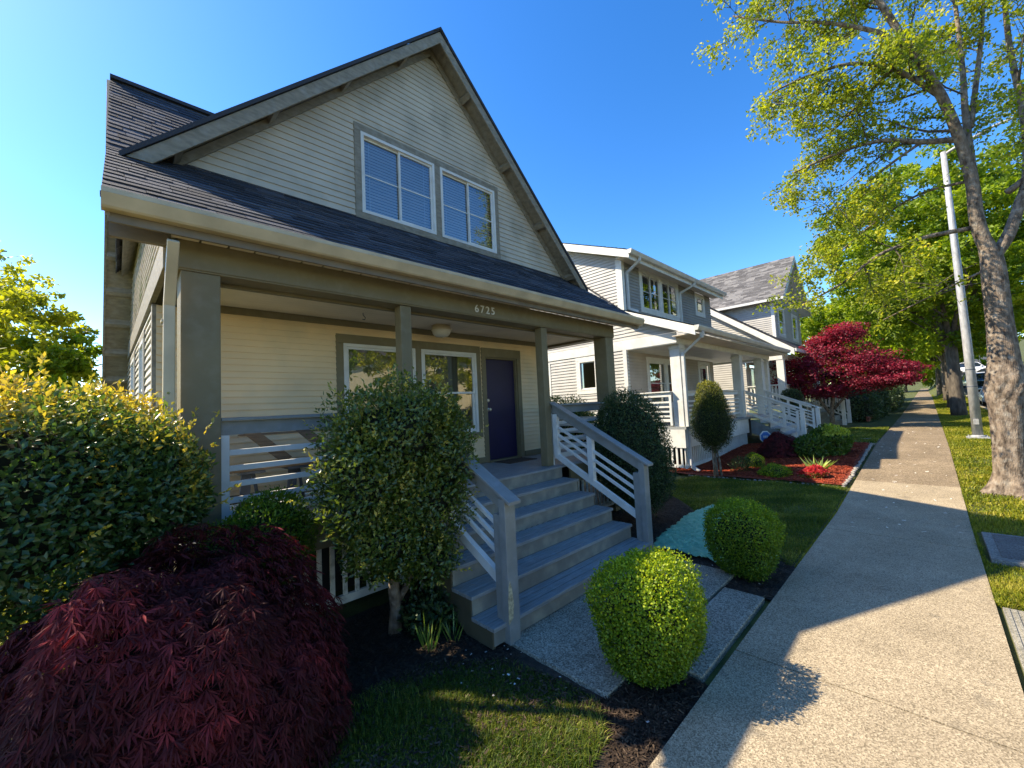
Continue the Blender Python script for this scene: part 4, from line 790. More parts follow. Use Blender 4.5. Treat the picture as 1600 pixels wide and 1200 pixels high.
def bush(name, label, cat, base, blobs, nleaf, ll, lw, lm, corem, tintf=None, amp=.12, freq=3, depth=.28, out=.5, up=.3, sup=2.0, stems=(), group=None, taper=0.0, sc_=.78, bark=None, spikes=0, seed=1, fold=.25, droop=0.0, zmin=None, crown='foliage', hang=0):
    """blobs: list of (centre, radii, weight)"""
    t = thing(name, label, cat, base, group); parts = []
    for bi, (c, rad, wt) in enumerate(blobs):
        n = int(nleaf * wt); lf = lumpfn(seed + bi, amp, freq); d = unit(RNG.normal(0, 1, (n, 3)))
        if sup != 2.0:
            e = np.abs(d) ** sup; sc = (e.sum(1)) ** (-1 / sup); dd = d * sc[:, None]
        else: dd = d
        rr = (1 + lf(d)) * (1 - depth * RNG.beta(1.0, 2.2, n)) * (1 + .04 * RNG.normal(0, 1, n))
        P = dd * np.array(rad) * rr[:, None] + np.array(c)
        if taper: kk = 1 - taper * np.clip(.35 - (P[:, 2] - c[2]) / (2 * rad[2]) - .15, 0, 1); P[:, :2] = np.array(c)[:2] + (P[:, :2] - np.array(c)[:2]) * kk[:, None]
        if zmin is not None: k = P[:, 2] > zmin; P = P[k]; d = d[k]; rr = rr[k]; n = len(P)
        D = unit(d * out + RNG.normal(0, .55, (n, 3)) + np.array([0, 0, up - droop]))
        L_ = ll * RNG.uniform(.6, 1.25, n); W_ = lw * RNG.uniform(.7, 1.2, n)
        V, F = leafmesh(P, D, L_, W_, fold, nrm=d + np.array([0, 0, .4]))
        ti = np.clip((tintf(P, d) if tintf else np.full(n, .4)) + RNG.normal(0, .17, n), 0, 1); parts.append((V, F, np.concatenate([ti, ti]), 0))
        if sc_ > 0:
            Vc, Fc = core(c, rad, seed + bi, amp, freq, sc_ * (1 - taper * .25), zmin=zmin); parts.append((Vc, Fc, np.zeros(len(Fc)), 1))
    if spikes:   # young shoots poking out of the outline
        for k in range(spikes):
            c, rad, wt = blobs[random.randrange(len(blobs))]; d = unit(RNG.normal(0, 1, (1, 3)) + [[0, -.1, .35]]); p0 = d * np.array(rad) * .98 + np.array(c); ln = random.uniform(.08, .24)
            ax = unit(d + [[0, 0, .6]]); m_ = 14; s_ = RNG.uniform(0, 1, m_)[:, None]; P = p0 + ax * s_ * ln; D = unit(ax + RNG.normal(0, .6, (m_, 3)))
            V, F = leafmesh(P, D, ll * RNG.uniform(.5, .9, m_), lw * RNG.uniform(.6, .9, m_), fold); ti = np.clip(RNG.normal(.8, .12, m_), 0, 1); parts.append((V, F, np.concatenate([ti, ti]), 0))
    V, F, T, MI = joinmesh(parts); npobj(crown, V, F, [lm, corem], t, tint=T, mi=MI)
    if stems:
        for pts, r0, r1 in stems:
            n = len(pts); m = MB(); m.tube(pts, [r0 + (r1 - r0) * i / (n - 1) for i in range(n)], 9, wob=.12); obj('trunk' if r0 > .04 else 'stem', m, bark or BARK, t, smooth=True)
    return t
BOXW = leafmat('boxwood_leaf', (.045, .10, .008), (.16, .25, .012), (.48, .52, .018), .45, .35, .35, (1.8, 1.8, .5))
BOXD = mat('boxwood_core', (.010, .020, .004), .95, .3, 20)  # near-black core colour stands for shade inside the foliage
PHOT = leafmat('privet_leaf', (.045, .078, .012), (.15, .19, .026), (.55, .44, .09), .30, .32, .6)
PHOTC = mat('shrub_core', (.008, .012, .004), .95, .3, 20)  # inner shade of the looser shrubs, put into the core colour
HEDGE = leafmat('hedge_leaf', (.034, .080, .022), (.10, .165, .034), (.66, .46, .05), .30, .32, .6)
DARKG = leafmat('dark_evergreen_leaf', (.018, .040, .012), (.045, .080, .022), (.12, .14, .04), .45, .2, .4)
CEDAR = leafmat('cedar_leaf', (.012, .030, .008), (.05, .07, .010), (.26, .24, .02), .5, .2, .3)
LACE = leafmat('lace_maple_leaf', (.048, .014, .015), (.125, .022, .025), (.36, .045, .05), .65, .25, .12, (1.8, .8, .8))
LACEC = mat('lace_maple_core', (.010, .004, .004), .95, .3, 14)  # red-black core standing for the shaded inside of the maples
REDM = leafmat('red_maple_leaf', (.08, .008, .018), (.26, .022, .048), (.52, .08, .11), .5, .4, .3, (1.8, .7, .8))
TREE1 = leafmat('young_tree_leaf', (.12, .17, .02), (.31, .37, .022), (.60, .56, .045), .5, .50, .3, (1.5, 1.4, .5))
TREE2 = leafmat('green_tree_leaf', (.07, .13, .010), (.23, .31, .016), (.46, .46, .025), .5, .50, .3, (1.5, 1.5, .5))
LIMEL = leafmat('lime_tree_leaf', (.14, .18, .01), (.42, .42, .03), (.60, .55, .06), .5, .55, .3, (1.3, 1.3, .5))

bush('boxwood', 'bright clipped round boxwood nearest the camera, on the corner of the front walk', 'boxwood', (2.92, 1.62, 0), [((2.92, 1.63, .42), (.385, .385, .43), 1)], 27000, .0225, .0165, BOXW, BOXD, lambda P, d: .42 + .30 * d[:, 2], amp=.09, freq=4.5, depth=.20, sup=3.0, taper=.38, sc_=.84, seed=3, group='clipped boxwoods by the front walk', stems=[([(2.92, 1.62, -.02), (2.92, 1.62, .3)], .035, .03)])  # tint yellows upward: new growth plus sun put into the top leaves
bush('boxwood', 'clipped round boxwood farther back, beside the teal ground sheet', 'boxwood', (5.3, 1.66, 0), [((5.3, 1.66, .41), (.385, .385, .41), 1)], 20000, .0245, .0175, BOXW, BOXD, lambda P, d: .32 + .22 * d[:, 2], amp=.08, freq=4.5, depth=.18, sup=2.8, taper=.38, sc_=.84, seed=13, group='clipped boxwoods by the front walk', stems=[([(5.3, 1.66, -.02), (5.3, 1.66, .3)], .035, .03)])  # same sun-yellowed top leaves, weaker
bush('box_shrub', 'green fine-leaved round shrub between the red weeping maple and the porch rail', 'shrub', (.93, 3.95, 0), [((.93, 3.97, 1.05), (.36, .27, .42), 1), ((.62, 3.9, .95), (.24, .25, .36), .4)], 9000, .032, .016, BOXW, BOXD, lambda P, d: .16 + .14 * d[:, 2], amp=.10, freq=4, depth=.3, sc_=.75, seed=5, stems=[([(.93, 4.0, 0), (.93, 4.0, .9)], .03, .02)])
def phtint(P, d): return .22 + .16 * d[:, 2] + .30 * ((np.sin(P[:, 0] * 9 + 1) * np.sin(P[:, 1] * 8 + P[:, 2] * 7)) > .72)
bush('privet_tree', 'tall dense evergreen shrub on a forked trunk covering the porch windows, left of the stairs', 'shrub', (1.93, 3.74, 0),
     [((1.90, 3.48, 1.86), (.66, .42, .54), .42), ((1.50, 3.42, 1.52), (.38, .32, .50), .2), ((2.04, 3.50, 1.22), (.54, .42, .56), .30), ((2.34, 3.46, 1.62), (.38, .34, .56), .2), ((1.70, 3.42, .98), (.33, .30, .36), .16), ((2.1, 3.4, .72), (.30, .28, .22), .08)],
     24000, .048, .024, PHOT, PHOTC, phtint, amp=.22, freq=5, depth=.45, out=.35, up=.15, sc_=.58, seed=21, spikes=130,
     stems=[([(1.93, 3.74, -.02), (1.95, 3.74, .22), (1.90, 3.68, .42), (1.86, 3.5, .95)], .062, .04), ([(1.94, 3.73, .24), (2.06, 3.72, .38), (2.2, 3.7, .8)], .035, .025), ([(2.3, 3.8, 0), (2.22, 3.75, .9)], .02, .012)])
def hdtint(P, d): return .16 + .14 * d[:, 2] + .8 * np.clip((P[:, 2] - 1.95 + .12 * np.sin(P[:, 0] * 7) + .1 * np.sin(P[:, 1] * 11)) * 2.0 + .08, 0, .95) * (d[:, 2] > .0) + .35 * (P[:, 0] > .32) * (P[:, 2] > 1.5)  # golden new growth, spread and brightened to carry sun on the top
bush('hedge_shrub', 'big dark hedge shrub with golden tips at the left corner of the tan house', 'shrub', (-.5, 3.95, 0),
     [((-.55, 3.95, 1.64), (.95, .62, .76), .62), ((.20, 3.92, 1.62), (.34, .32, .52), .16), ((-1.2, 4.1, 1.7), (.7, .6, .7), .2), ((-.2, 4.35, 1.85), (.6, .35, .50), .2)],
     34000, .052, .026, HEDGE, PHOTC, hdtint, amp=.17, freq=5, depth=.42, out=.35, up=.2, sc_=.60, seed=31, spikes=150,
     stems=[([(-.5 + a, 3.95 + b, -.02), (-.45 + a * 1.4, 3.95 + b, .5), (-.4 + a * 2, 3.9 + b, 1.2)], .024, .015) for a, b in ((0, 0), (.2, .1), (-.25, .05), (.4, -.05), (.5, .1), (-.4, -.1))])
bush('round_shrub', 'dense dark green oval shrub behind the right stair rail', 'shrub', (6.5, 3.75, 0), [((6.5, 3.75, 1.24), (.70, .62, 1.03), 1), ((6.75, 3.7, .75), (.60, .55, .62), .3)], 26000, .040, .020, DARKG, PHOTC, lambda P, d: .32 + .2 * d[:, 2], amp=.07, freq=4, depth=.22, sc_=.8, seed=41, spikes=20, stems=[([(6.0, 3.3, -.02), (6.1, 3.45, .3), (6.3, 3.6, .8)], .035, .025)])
bush('cedar_shrub', 'egg-shaped golden topped cedar on bare stems before the white porch column', 'shrub', (11.0, 3.95, .1), [((11.0, 3.95, 1.45), (.50, .48, .72), .6), ((11.0, 3.95, 1.95), (.36, .36, .58), .4)], 22000, .045, .016, CEDAR, PHOTC, lambda P, d: .30 + .55 * np.clip(P[:, 2] - 1.5, 0, 1), amp=.10, freq=6, depth=.25, out=.3, up=.6, sc_=.8, seed=51, stems=[([(11.0 + a, 3.9 + b, .05), (11.0 + a * .6, 3.92 + b, .5), (11 + a, 3.95, 1.0)], .03, .025) for a, b in ((0, 0), (.09, .05), (-.1, .04), (.02, -.08))])
# weeping laceleaf maple
def lace(name, label, base, rad, h, nl, lobe, wl, seed, group=None, stemc=None):
    t = thing(name, label, 'maple', base, group); lf = lumpfn(seed, .16, 3.6); lf2 = lumpfn(seed + 9, .08, 9)
    d = unit(RNG.normal(0, 1, (nl * 2, 3))); d = d[d[:, 2] > -.05][:nl]; n = len(d)
    rr = (1 + lf(d) + lf2(d)) * (1 - .22 * RNG.beta(1, 2.5, n)); e = np.stack([d[:, 0], d[:, 1], np.sign(d[:, 2]) * np.abs(d[:, 2]) ** .85], 1)
    P = e * np.array([rad[0], rad[1], h]) * rr[:, None] + np.array(base) + [0, 0, .04]
    dn = unit(np.stack([d[:, 0], d[:, 1], -.25 - .9 * (1 - np.clip(d[:, 2], 0, 1))], 1) + RNG.normal(0, .25, (n, 3)))   # downhill, drooping
    nr = unit(d + [0, 0, .5]); sd_ = unit(np.cross(dn, nr)); base_t = np.clip(.30 + .28 * lumpfn(seed + 3, 1, 7)(d) + RNG.normal(0, .14, n), 0, 1)
    PV = []; PD = []; TT = []; LL = []
    for k, a in enumerate((-115, -75, -42, -14, 14, 42, 75, 115)):
        a2 = np.radians(a + RNG.normal(0, 7, n)); D = unit(dn * np.cos(a2)[:, None] + sd_ * np.sin(a2)[:, None] + [0, 0, -.28] - nr * .10)
        PV.append(P); PD.append(D); TT.append(base_t); LL.append(lobe * (1.05 - abs(a) / 260) * RNG.uniform(.75, 1.2, n))
    PV = np.concatenate(PV); PD = np.concatenate(PD); TT = np.concatenate(TT); LL = np.concatenate(LL)
    V, F = leafmesh(PV, PD, LL, LL * wl, .2, nrm=np.concatenate([nr] * 8)); parts = [(V, F, np.concatenate([TT, TT]), 0)]
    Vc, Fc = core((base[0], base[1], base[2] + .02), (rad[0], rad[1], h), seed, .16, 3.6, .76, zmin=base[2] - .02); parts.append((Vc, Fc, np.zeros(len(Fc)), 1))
    V, F, T, MI = joinmesh(parts); npobj('foliage', V, F, [LACE, LACEC], t, tint=T, mi=MI)
    m = MB(); m.tube([base, (base[0] + .03, base[1], base[2] + h * .4), (base[0] - .02, base[1] + .05, base[2] + h * .75)], [.06, .05, .03], 9); obj('trunk', m, BARKD, t, smooth=True)
    return t
lace('weeping_maple', 'large dark red weeping laceleaf maple filling the lower left corner', (.25, 3.22, 0), (.98, .84), 1.27, 9500, .085, .13, 61)
lace('weeping_maple', 'small dark red mounded maple beside the stairs of the middle house', (14.3, 3.25, .22), (.72, .6), .62, 2200, .085, .2, 71)
# bed plants
bush('mound_plant', 'tiny round green mound plant at the back of the red mulch bed', 'plant', (12.3, 3.4, .17), [((12.3, 3.4, .34), (.22, .22, .22), 1)], 1500, .035, .02, BOXW, BOXD, amp=.08, seed=80)
bush('mound_plant', 'low spreading green mound plant near the front edge of the red mulch bed', 'plant', (11.45, 2.75, .12), [((11.45, 2.75, .20), (.36, .32, .20), 1)], 2400, .05, .02, BOXW, BOXD, lambda P, d: .5 + 0 * d[:, 0], amp=.15, seed=81)
bush('azalea', 'small azalea covered in red flowers in front of the spiky iris', 'plant', (11.55, 1.93, .13), [((11.55, 1.93, .26), (.22, .20, .13), 1), ((11.6, 2.05, .20), (.30, .24, .12), .5)], 1800, .05, .032, leafmat('azalea_leaf', (.09, .16, .02), (.32, .012, .02), (.50, .03, .035), .5, .3), BOXD, lambda P, d: .25 + .9 * (d[:, 2] > .1), amp=.15, seed=82)
bush('leafy_bush', 'mid green bush with lime tips by the walk of the middle house', 'bush', (14.9, 2.15, .25), [((14.9, 2.15, .62), (.62, .5, .50), 1), ((14.3, 2.5, .5), (.5, .4, .36), .4)], 6000, .085, .05, leafmat('leafy_bush_leaf', (.03, .07, .01), (.09, .16, .015), (.45, .48, .05), .45, .35), PHOTC, lambda P, d: .3 + .6 * (P[:, 2] > .85) * (P[:, 1] < 2.2), amp=.12, seed=83)
bush('fern_plant', 'sparse low green plant beside the bare cedar stems', 'plant', (11.7, 3.55, .14), [((11.7, 3.55, .28), (.28, .25, .22), 1)], 500, .09, .02, DARKG, PHOTC, sc_=0, out=.6, up=.9, depth=.7, seed=84)
t = thing('iris', 'fan of pale green sword leaves rising from the red mulch bed', 'plant', (12.0, 1.98, .16)); P = []; D = []
n = 26; P = np.tile([[12.0, 1.98, .17]], (n, 1)) + RNG.normal(0, .05, (n, 3)) * [1, 1, 0]; az = RNG.uniform(0, 6.28, n); D = unit(np.stack([np.cos(az) * .5, np.sin(az) * 1.1, np.full(n, 1.1)], 1))
V, F = leafmesh(P, D, RNG.uniform(.35, .55, n), RNG.uniform(.04, .06, n), .1); npobj('foliage', V, F, leafmat('iris_leaf', (.20, .30, .05), (.34, .44, .10), (.5, .55, .2), .4, .3), t, tint=RNG.uniform(0, 1, 2 * n))
def sprout(label, x, y, n, h, w_, lean, m_):
    t = thing('sprouting_bulb', label, 'plant', (x, y, 0)); az = RNG.uniform(0, 6.28, n); P = np.stack([x + .06 * np.cos(az) * RNG.uniform(0, 1, n), y + .06 * np.sin(az), np.zeros(n)], 1); D = unit(np.stack([np.cos(az) * lean, np.sin(az) * lean, np.ones(n)], 1))
    V, F = leafmesh(P, D, RNG.uniform(.5, 1.1, n) * h, np.full(n, w_), .1); npobj('foliage', V, F, m_, t, tint=RNG.uniform(.3, 1, 2 * n))
SPR = leafmat('bulb_leaf', (.05, .11, .02), (.13, .22, .03), (.34, .38, .10), .4, .3)
sprout('clump of upright bulb leaves at the foot of the forked shrub', 1.98, 3.22, 26, .30, .016, .35, SPR); sprout('smaller clump of bulb leaves nearer the front stairs', 2.22, 3.18, 20, .22, .014, .45, SPR)
bush('ground_cover_plant', 'low dark leafy plant under the left side of the stairs', 'plant', (2.25, 3.62, 0), [((2.3, 3.55, .12), (.38, .25, .20), 1)], 1500, .06, .04, DARKG, PHOTC, lambda P, d: .45 + 0 * d[:, 0], sc_=0, depth=.9, seed=86)
bush('flowering_shrub', 'green shrub with cream blossoms showing over the far porch rail of the tan house', 'shrub', (8.6, 6.9, 0), [((8.7, 7.3, 1.5), (.6, 1.4, .85), 1), ((8.5, 6.3, 1.3), (.5, .6, .75), .5)], 9000, .06, .035, leafmat('blossom_leaf', (.03, .07, .01), (.10, .16, .03), (.7, .55, .35), .5, .3), PHOTC, lambda P, d: .3 + .6 * (RNG.uniform(0, 1, len(P)) > .88), amp=.15, seed=87)
bush('topiary', 'dark double-ball topiary beside the porch of the white house', 'shrub', (20.9, 4.15, .4), [((20.9, 4.15, 2.0), (.40, .40, .36), .5), ((20.95, 4.1, 1.35), (.48, .45, .42), .5)], 5000, .06, .03, DARKG, PHOTC, amp=.08, seed=88, stems=[([(20.9, 4.15, .4), (20.9, 4.15, 1.3)], .05, .04)])
bush('dark_hedge', 'dark green hedge between the red maple and the far sidewalk', 'hedge', (33, 3.3, .45), [((30.0, 3.4, 1.3), (2.2, 1.6, 1.2), .3), ((34, 3.0, 1.6), (3.2, 1.45, 1.5), .4), ((41, 3.0, 1.5), (4.5, 1.5, 1.4), .4), ((52, 3.1, 1.8), (7, 1.6, 1.4), .4)], 20000, .13, .08, DARKG, PHOTC, amp=.15, seed=89)
# upright red maple: flat layered clouds of leaves
lay = [((24.4, 3.1, 4.0), (1.3, 1.5, .55)), ((24.0, 4.2, 3.45), (1.1, 1.3, .45)), ((24.6, 1.9, 3.5), (1.3, 1.2, .45)), ((24.2, 3.0, 2.95), (1.5, 1.9, .45)), ((24.8, .9, 3.05), (1.2, .9, .30)), ((23.9, 4.6, 2.7), (.9, .9, .35)), ((24.6, 2.0, 2.45), (1.4, 1.4, .35)), ((24.3, 3.6, 2.15), (1.1, 1.2, .35)), ((24.4, 2.6, 4.85), (.8, .8, .45)), ((24.2, 1.0, 2.55), (1.0, .9, .25)), ((24.5, 3.4, 4.5), (.7, .7, .3))]
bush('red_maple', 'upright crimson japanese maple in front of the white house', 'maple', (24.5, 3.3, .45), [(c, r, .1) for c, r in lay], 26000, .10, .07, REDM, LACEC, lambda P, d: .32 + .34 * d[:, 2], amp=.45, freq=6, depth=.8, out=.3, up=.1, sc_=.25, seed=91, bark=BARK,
     stems=[([(24.5, 3.3, .40), (24.45, 3.3, 1.2), (24.5, 3.1, 2.3), (24.4, 3.0, 4.2)], .11, .05), ([(24.45, 3.3, 1.0), (24.3, 3.9, 2.2), (24.0, 4.3, 3.2)], .07, .03), ([(24.48, 3.2, 1.3), (24.6, 2.2, 2.6), (24.7, 1.2, 3.0)], .06, .03)])

# ---- street tree with hand-placed limbs
def bez(pts, n=5):
    out = []; pts = [Vector(p) for p in pts]
    for i in range(len(pts) - 1):
        p0 = pts[max(0, i - 1)]; p1 = pts[i]; p2 = pts[i + 1]; p3 = pts[min(len(pts) - 1, i + 2)]
        for k in range(n): t = k / n; out.append(.5 * ((2 * p1) + (p2 - p0) * t + (2 * p0 - 5 * p1 + 4 * p2 - p3) * t * t + (3 * p1 - p0 - 3 * p2 + p3) * t ** 3))
    return out + [pts[-1]]
def grow(limbs, nsub, leafper, lsize, seed, sublen=(.9, 2.0), droop=0.0, t0=.3, spread=.16):
    rnd = random.Random(seed); tw = MB(); LP = []
    for (pts, r0, r1, dens) in limbs:
        P = bez(pts); cum = [0]
        for a, b in zip(P[:-1], P[1:]): cum.append(cum[-1] + (b - a).length)
        L_ = cum[-1]; n = max(2, int(nsub * L_ * dens))
        for k in range(n):
            t = t0 + (1 - t0) * (k + rnd.random()) / n; s_ = t * L_; i = min(len(P) - 2, max(0, next((j for j in range(len(cum) - 1) if cum[j + 1] >= s_), len(cum) - 2)))
            p = P[i]; tan = (P[i + 1] - P[i]).normalized(); perp = tan.orthogonal().normalized(); perp.rotate(Matrix.Rotation(rnd.uniform(0, 6.283), 3, tan))
            d = (tan * rnd.uniform(.3, .9) + perp * .9 + Vector((0, 0, .12 - droop))).normalized(); sl = rnd.uniform(*sublen) * (1.15 - .5 * t); q = [p]
            for j in range(4): d = (d + Vector((rnd.uniform(-.25, .25), rnd.uniform(-.25, .25), rnd.uniform(-.12, .2) - droop * .5))).normalized(); q.append(q[-1] + d * sl / 4)
            rr = max(.006, (r0 + (r1 - r0) * t) * .35); tw.tube(q, [rr, rr * .75, rr * .55, rr * .38, .004], 5, cap=False)
            for j in range(1, 5):
                for z in range(3):
                    a = q[j] + (q[j - 1] - q[j]) * rnd.random(); td = ((q[j] - q[j - 1]).normalized() * .6 + Vector((rnd.uniform(-1, 1), rnd.uniform(-1, 1), rnd.uniform(-.7, .8) - droop))).normalized(); tl = rnd.uniform(.22, .6); e = a + td * tl
                    tw.tube([a, a + td * tl * .5 + Vector((0, 0, .02)), e], [.006, .005, .003], 3, cap=False)
                    for f in (.45, .8, 1.0):
                        if rnd.random() < .72: LP.append(a + td * tl * f)
    LP = np.array([tuple(v) for v in LP]); m_ = leafper; P = np.repeat(LP, m_, 0); P = P + RNG.normal(0, spread * .45, P.shape); n = len(P)
    D = unit(RNG.normal(0, 1, (n, 3)) + [0, 0, -.25]); V, F = leafmesh(P, D, lsize * RNG.uniform(.6, 1.3, n), lsize * .62 * RNG.uniform(.7, 1.2, n), .2)
    cl = np.repeat(np.clip(RNG.normal(.45, .2, len(LP)), 0, 1), m_); ti = np.clip(cl + RNG.normal(0, .12, n), 0, 1)
    return tw, V, F, np.concatenate([ti, ti])
limbs = [
 ([(11.6, -1.01, 4.46), (11.5, -.88, 5.09), (11.4, -.87, 5.8), (11.2, -.77, 6.63), (10.8, -.53, 7.63), (10.4, -.13, 8.72), (10.2, .15, 9.57), (9.8, .64, 10.6), (9.5, 1.1, 11.6)], .118, .025, .8),
 ([(11.2, -.75, 6.67), (11.0, -.28, 6.78), (10.8, .24, 6.99), (10.6, .81, 6.99), (10.4, 1.66, 6.84)], .06, .02, 1.7),
 ([(11.5, -.78, 5.04), (11.2, -.14, 4.99), (10.8, .51, 4.74), (10.6, 1.01, 4.32), (10.4, 1.75, 3.95)], .045, .015, 1.3),
 ([(11.4, -.89, 6.04), (11.6, -.90, 7.26), (11.8, -.95, 8.37), (12.0, -.97, 9.97), (12, -.95, 11.4)], .062, .02, .8),
 ([(11.6, -.94, 6.98), (12.0, -1.15, 8.22), (12.3, -1.32, 9.36), (12.6, -1.5, 11.2)], .05, .02, .8),
 ([(11.6, -1.01, 4.40), (11.7, -1.23, 4.78), (11.8, -1.42, 5.34), (11.9, -1.57, 5.91), (12.2, -1.65, 7.12), (12.6, -1.64, 8.91), (12.8, -1.72, 10.9)], .105, .03, .8),
 ([(11.8, -1.31, 5.63), (12.0, -1.84, 6.07), (12.4, -2.6, 6.7), (12.6, -3.5, 7.4)], .06, .02, 1.2),
 ([(10.6, -.27, 8.37), (10.3, .16, 8.87), (10.0, .86, 9.39), (9.8, 1.54, 9.78), (9.6, 2.35, 10.4)], .05, .015, 1.9),
 ([(10.9, -.58, 7.46), (10.5, -.04, 8.09), (10.2, .56, 8.45), (9.9, 1.25, 8.45), (9.7, 1.80, 8.35)], .05, .015, 1.8),
 ([(11.0, -.28, 6.78), (11.0, .29, 6.50), (11.0, .81, 6.15), (11.0, 1.30, 5.95)], .03, .012, 1.7),
 ([(10.5, -.05, 8.2), (10.7, .5, 7.9), (10.9, 1.0, 7.65), (10.9, 1.5, 7.5)], .035, .012, 1.7),
 ([(11.4, -.87, 5.9), (11.6, -.2, 6.0), (11.8, .5, 5.75), (11.9, 1.3, 5.2)], .03, .012, .9),
 ([(11.6, -.96, 4.24), (11.8, -.6, 4.12), (12.0, -.05, 3.9), (12.0, .57, 3.61)], .025, .01, .6),
 ([(11.9, -1.0, 8.6), (12.6, -.5, 9.4), (13.4, .3, 10.0)], .04, .02, 1.1), ([(12.0, -1.6, 6.6), (12.8, -2.0, 7.6), (13.4, -2.4, 8.8)], .05, .02, 1.1),
]
T1 = thing('street_tree', 'nearest street tree with thick peeling trunk, forked limbs and yellow-green leaves', 'tree', (11.6, -.97, .15))
m = MB()
tp = bez([(11.6, -.93, .05), (11.6, -.95, .5), (11.6, -.97, 1.1), (11.6, -.99, 1.75), (11.6, -1.0, 2.1), (11.6, -1.01, 2.7), (11.6, -1.01, 3.6), (11.6, -1.01, 4.3), (11.58, -.99, 4.6)], 4)
def trr(z): return float(np.interp(z, [.05, .2, .5, 1.0, 1.6, 1.95, 2.2, 2.5, 3.2, 4.2, 4.7], [.37, .29, .255, .25, .27, .30, .285, .235, .205, .20, .17]))
def trunkmesh(m, P, rf, n=56, flute=.05, seed=3):
    r_ = random.Random(seed); ph = [r_.uniform(0, 6.28) for _ in range(8)]; vs = []; fs = []
    Pf = bez(P, 4)
    for i, p in enumerate(Pf):
        z = p.z; low = float(np.interp(z, [0, .6, 2.3, 3], [1, 1, .8, .15])); burl = math.exp(-((z - 1.98) / .28) ** 2)
        for k in range(n):
            a = 6.2832 * k / n
            q = 1 + flute * low * (math.sin(3 * a + ph[0] + z * .5) + .7 * math.sin(7 * a + ph[1] - z * .8) + .6 * abs(math.sin(9 * a + ph[2] + .4 * math.sin(z * 3)))) + burl * .05 * (math.sin(5 * a + z * 14 + ph[3]) + math.sin(11 * a - z * 19 + ph[4])) + r_.uniform(-.012, .012)
            if z < .55: q += (.55 - z) ** 2 * 1.3 * (1 + math.sin(4 * a + ph[5]))
            r = rf(z) * q; vs.append((p.x + math.cos(a) * r, p.y + math.sin(a) * r, z))
    for i in range(len(Pf) - 1):
        for k in range(n): a = i * n + k; b = i * n + (k + 1) % n; fs.append((a, b, b + n, a + n))
    m.add(vs, fs)
def trr(z): return float(np.interp(z, [.05, .2, .5, 1.0, 1.6, 1.95, 2.2, 2.5, 3.2, 4.2, 4.7], [.29, .26, .22, .212, .225, .255, .245, .20, .172, .162, .13]))
trunkmesh(m, tp, trr)
obj('trunk', m, BARK, T1, smooth=True)
for pts_, r0, r1, dn in limbs:
    P = bez(pts_); m = MB(); n = len(P); m.tube(P, [r0 + (r1 - r0) * i / (n - 1) for i in range(n)], 12 if r0 > .06 else 8, wob=.04); obj('limb', m, BARK, T1, smooth=True)
tw, V, F, T = grow(limbs, 2.25, 13, .076, 5, sublen=(.7, 1.6), t0=.22, spread=.15)
obj('twigs', tw, BARKD, T1); npobj('crown', V, F, TREE1, T1, tint=T)

# ---- generic trees
def tree(name, label, x, y, h, r, lm, nclump, per, ls, seed, zlow=None, group=None, trunk_r=.2, lean=0.0, z0=None, rz=None, sparse=.0):
    rnd = random.Random(seed); zb = gz(x, y) - .1 if z0 is None else z0
    t = thing(name, label, 'tree', (x, y, zb), group); zlow = zlow or h * .28; cz = zb + (zlow + h) / 2; rz = rz or (h - zlow) / 2
    m = MB(); fk = zb + zlow * 1.0; top = (x + lean, y, fk)
    m.tube(bez([(x, y, zb), (x + lean * .4, y, zb + zlow * .5), top], 3), [trunk_r * (1.3 - .45 * i / 6) for i in range(7)], 12, wob=.06); obj('trunk', m, BARKD, t, smooth=True)
    m = MB(); n = 9
    for k in range(n):
        a = 6.283 * k / n + rnd.uniform(-.3, .3); el = rnd.uniform(.3, 1.2); L_ = r * rnd.uniform(.6, .9); d = Vector((math.cos(a) * math.cos(el), math.sin(a) * math.cos(el), math.sin(el)))
        e = Vector(top) + Vector((d.x * L_, d.y * L_, d.z * rz * 1.4)); md = Vector(top).lerp(e, .5) + Vector((0, 0, .12 * rz)); m.tube(bez([top, md, e], 3), [trunk_r * .5 * (1 - i / 7.5) for i in range(7)], 7, cap=False)
        for j in range(4):
            p = Vector(top).lerp(e, rnd.uniform(.3, .9)); q = p + Vector((rnd.uniform(-1, 1), rnd.uniform(-1, 1), rnd.uniform(-.2, .9))) * r * .3; m.tube([p, p.lerp(q, .5) + Vector((0, 0, .1)), q], [trunk_r * .18, trunk_r * .12, trunk_r * .05], 5, cap=False)
    obj('branches', m, BARKD, t, smooth=True)
    lf = lumpfn(seed, .16, 2.6); d = unit(RNG.normal(0, 1, (nclump, 3))); rr = (1 + lf(d)) * (1 - .62 * RNG.beta(1, 1.9, nclump)); C = d * np.array([r, r, rz]) * rr[:, None] + np.array([x + lean, y, cz])
    k = RNG.uniform(0, 1, nclump) > sparse; C = C[k]; nc = len(C); csz = RNG.uniform(.05, .105, nc) * r
    dd = unit(RNG.normal(0, 1, (nc * per, 3))); P = np.repeat(C, per, 0) + dd * np.repeat(csz, per)[:, None] * (RNG.uniform(.3, 1, nc * per) ** .6)[:, None] * np.array([1, 1, .6]); n = len(P)
    D = unit(dd * .4 + RNG.normal(0, .6, (n, 3)) + [0, 0, -.15]); V, F = leafmesh(P, D, ls * RNG.uniform(.6, 1.3, n), ls * .6 * RNG.uniform(.7, 1.2, n), .25, nrm=dd)
    ti = np.clip(np.repeat(np.clip(RNG.normal(.42, .17, nc), 0, 1), per) + RNG.normal(0, .1, n), 0, 1)
    npobj('crown', V, F, lm, t, tint=np.concatenate([ti, ti])); return t
GRP = 'street trees in the verge beyond the lamp post'
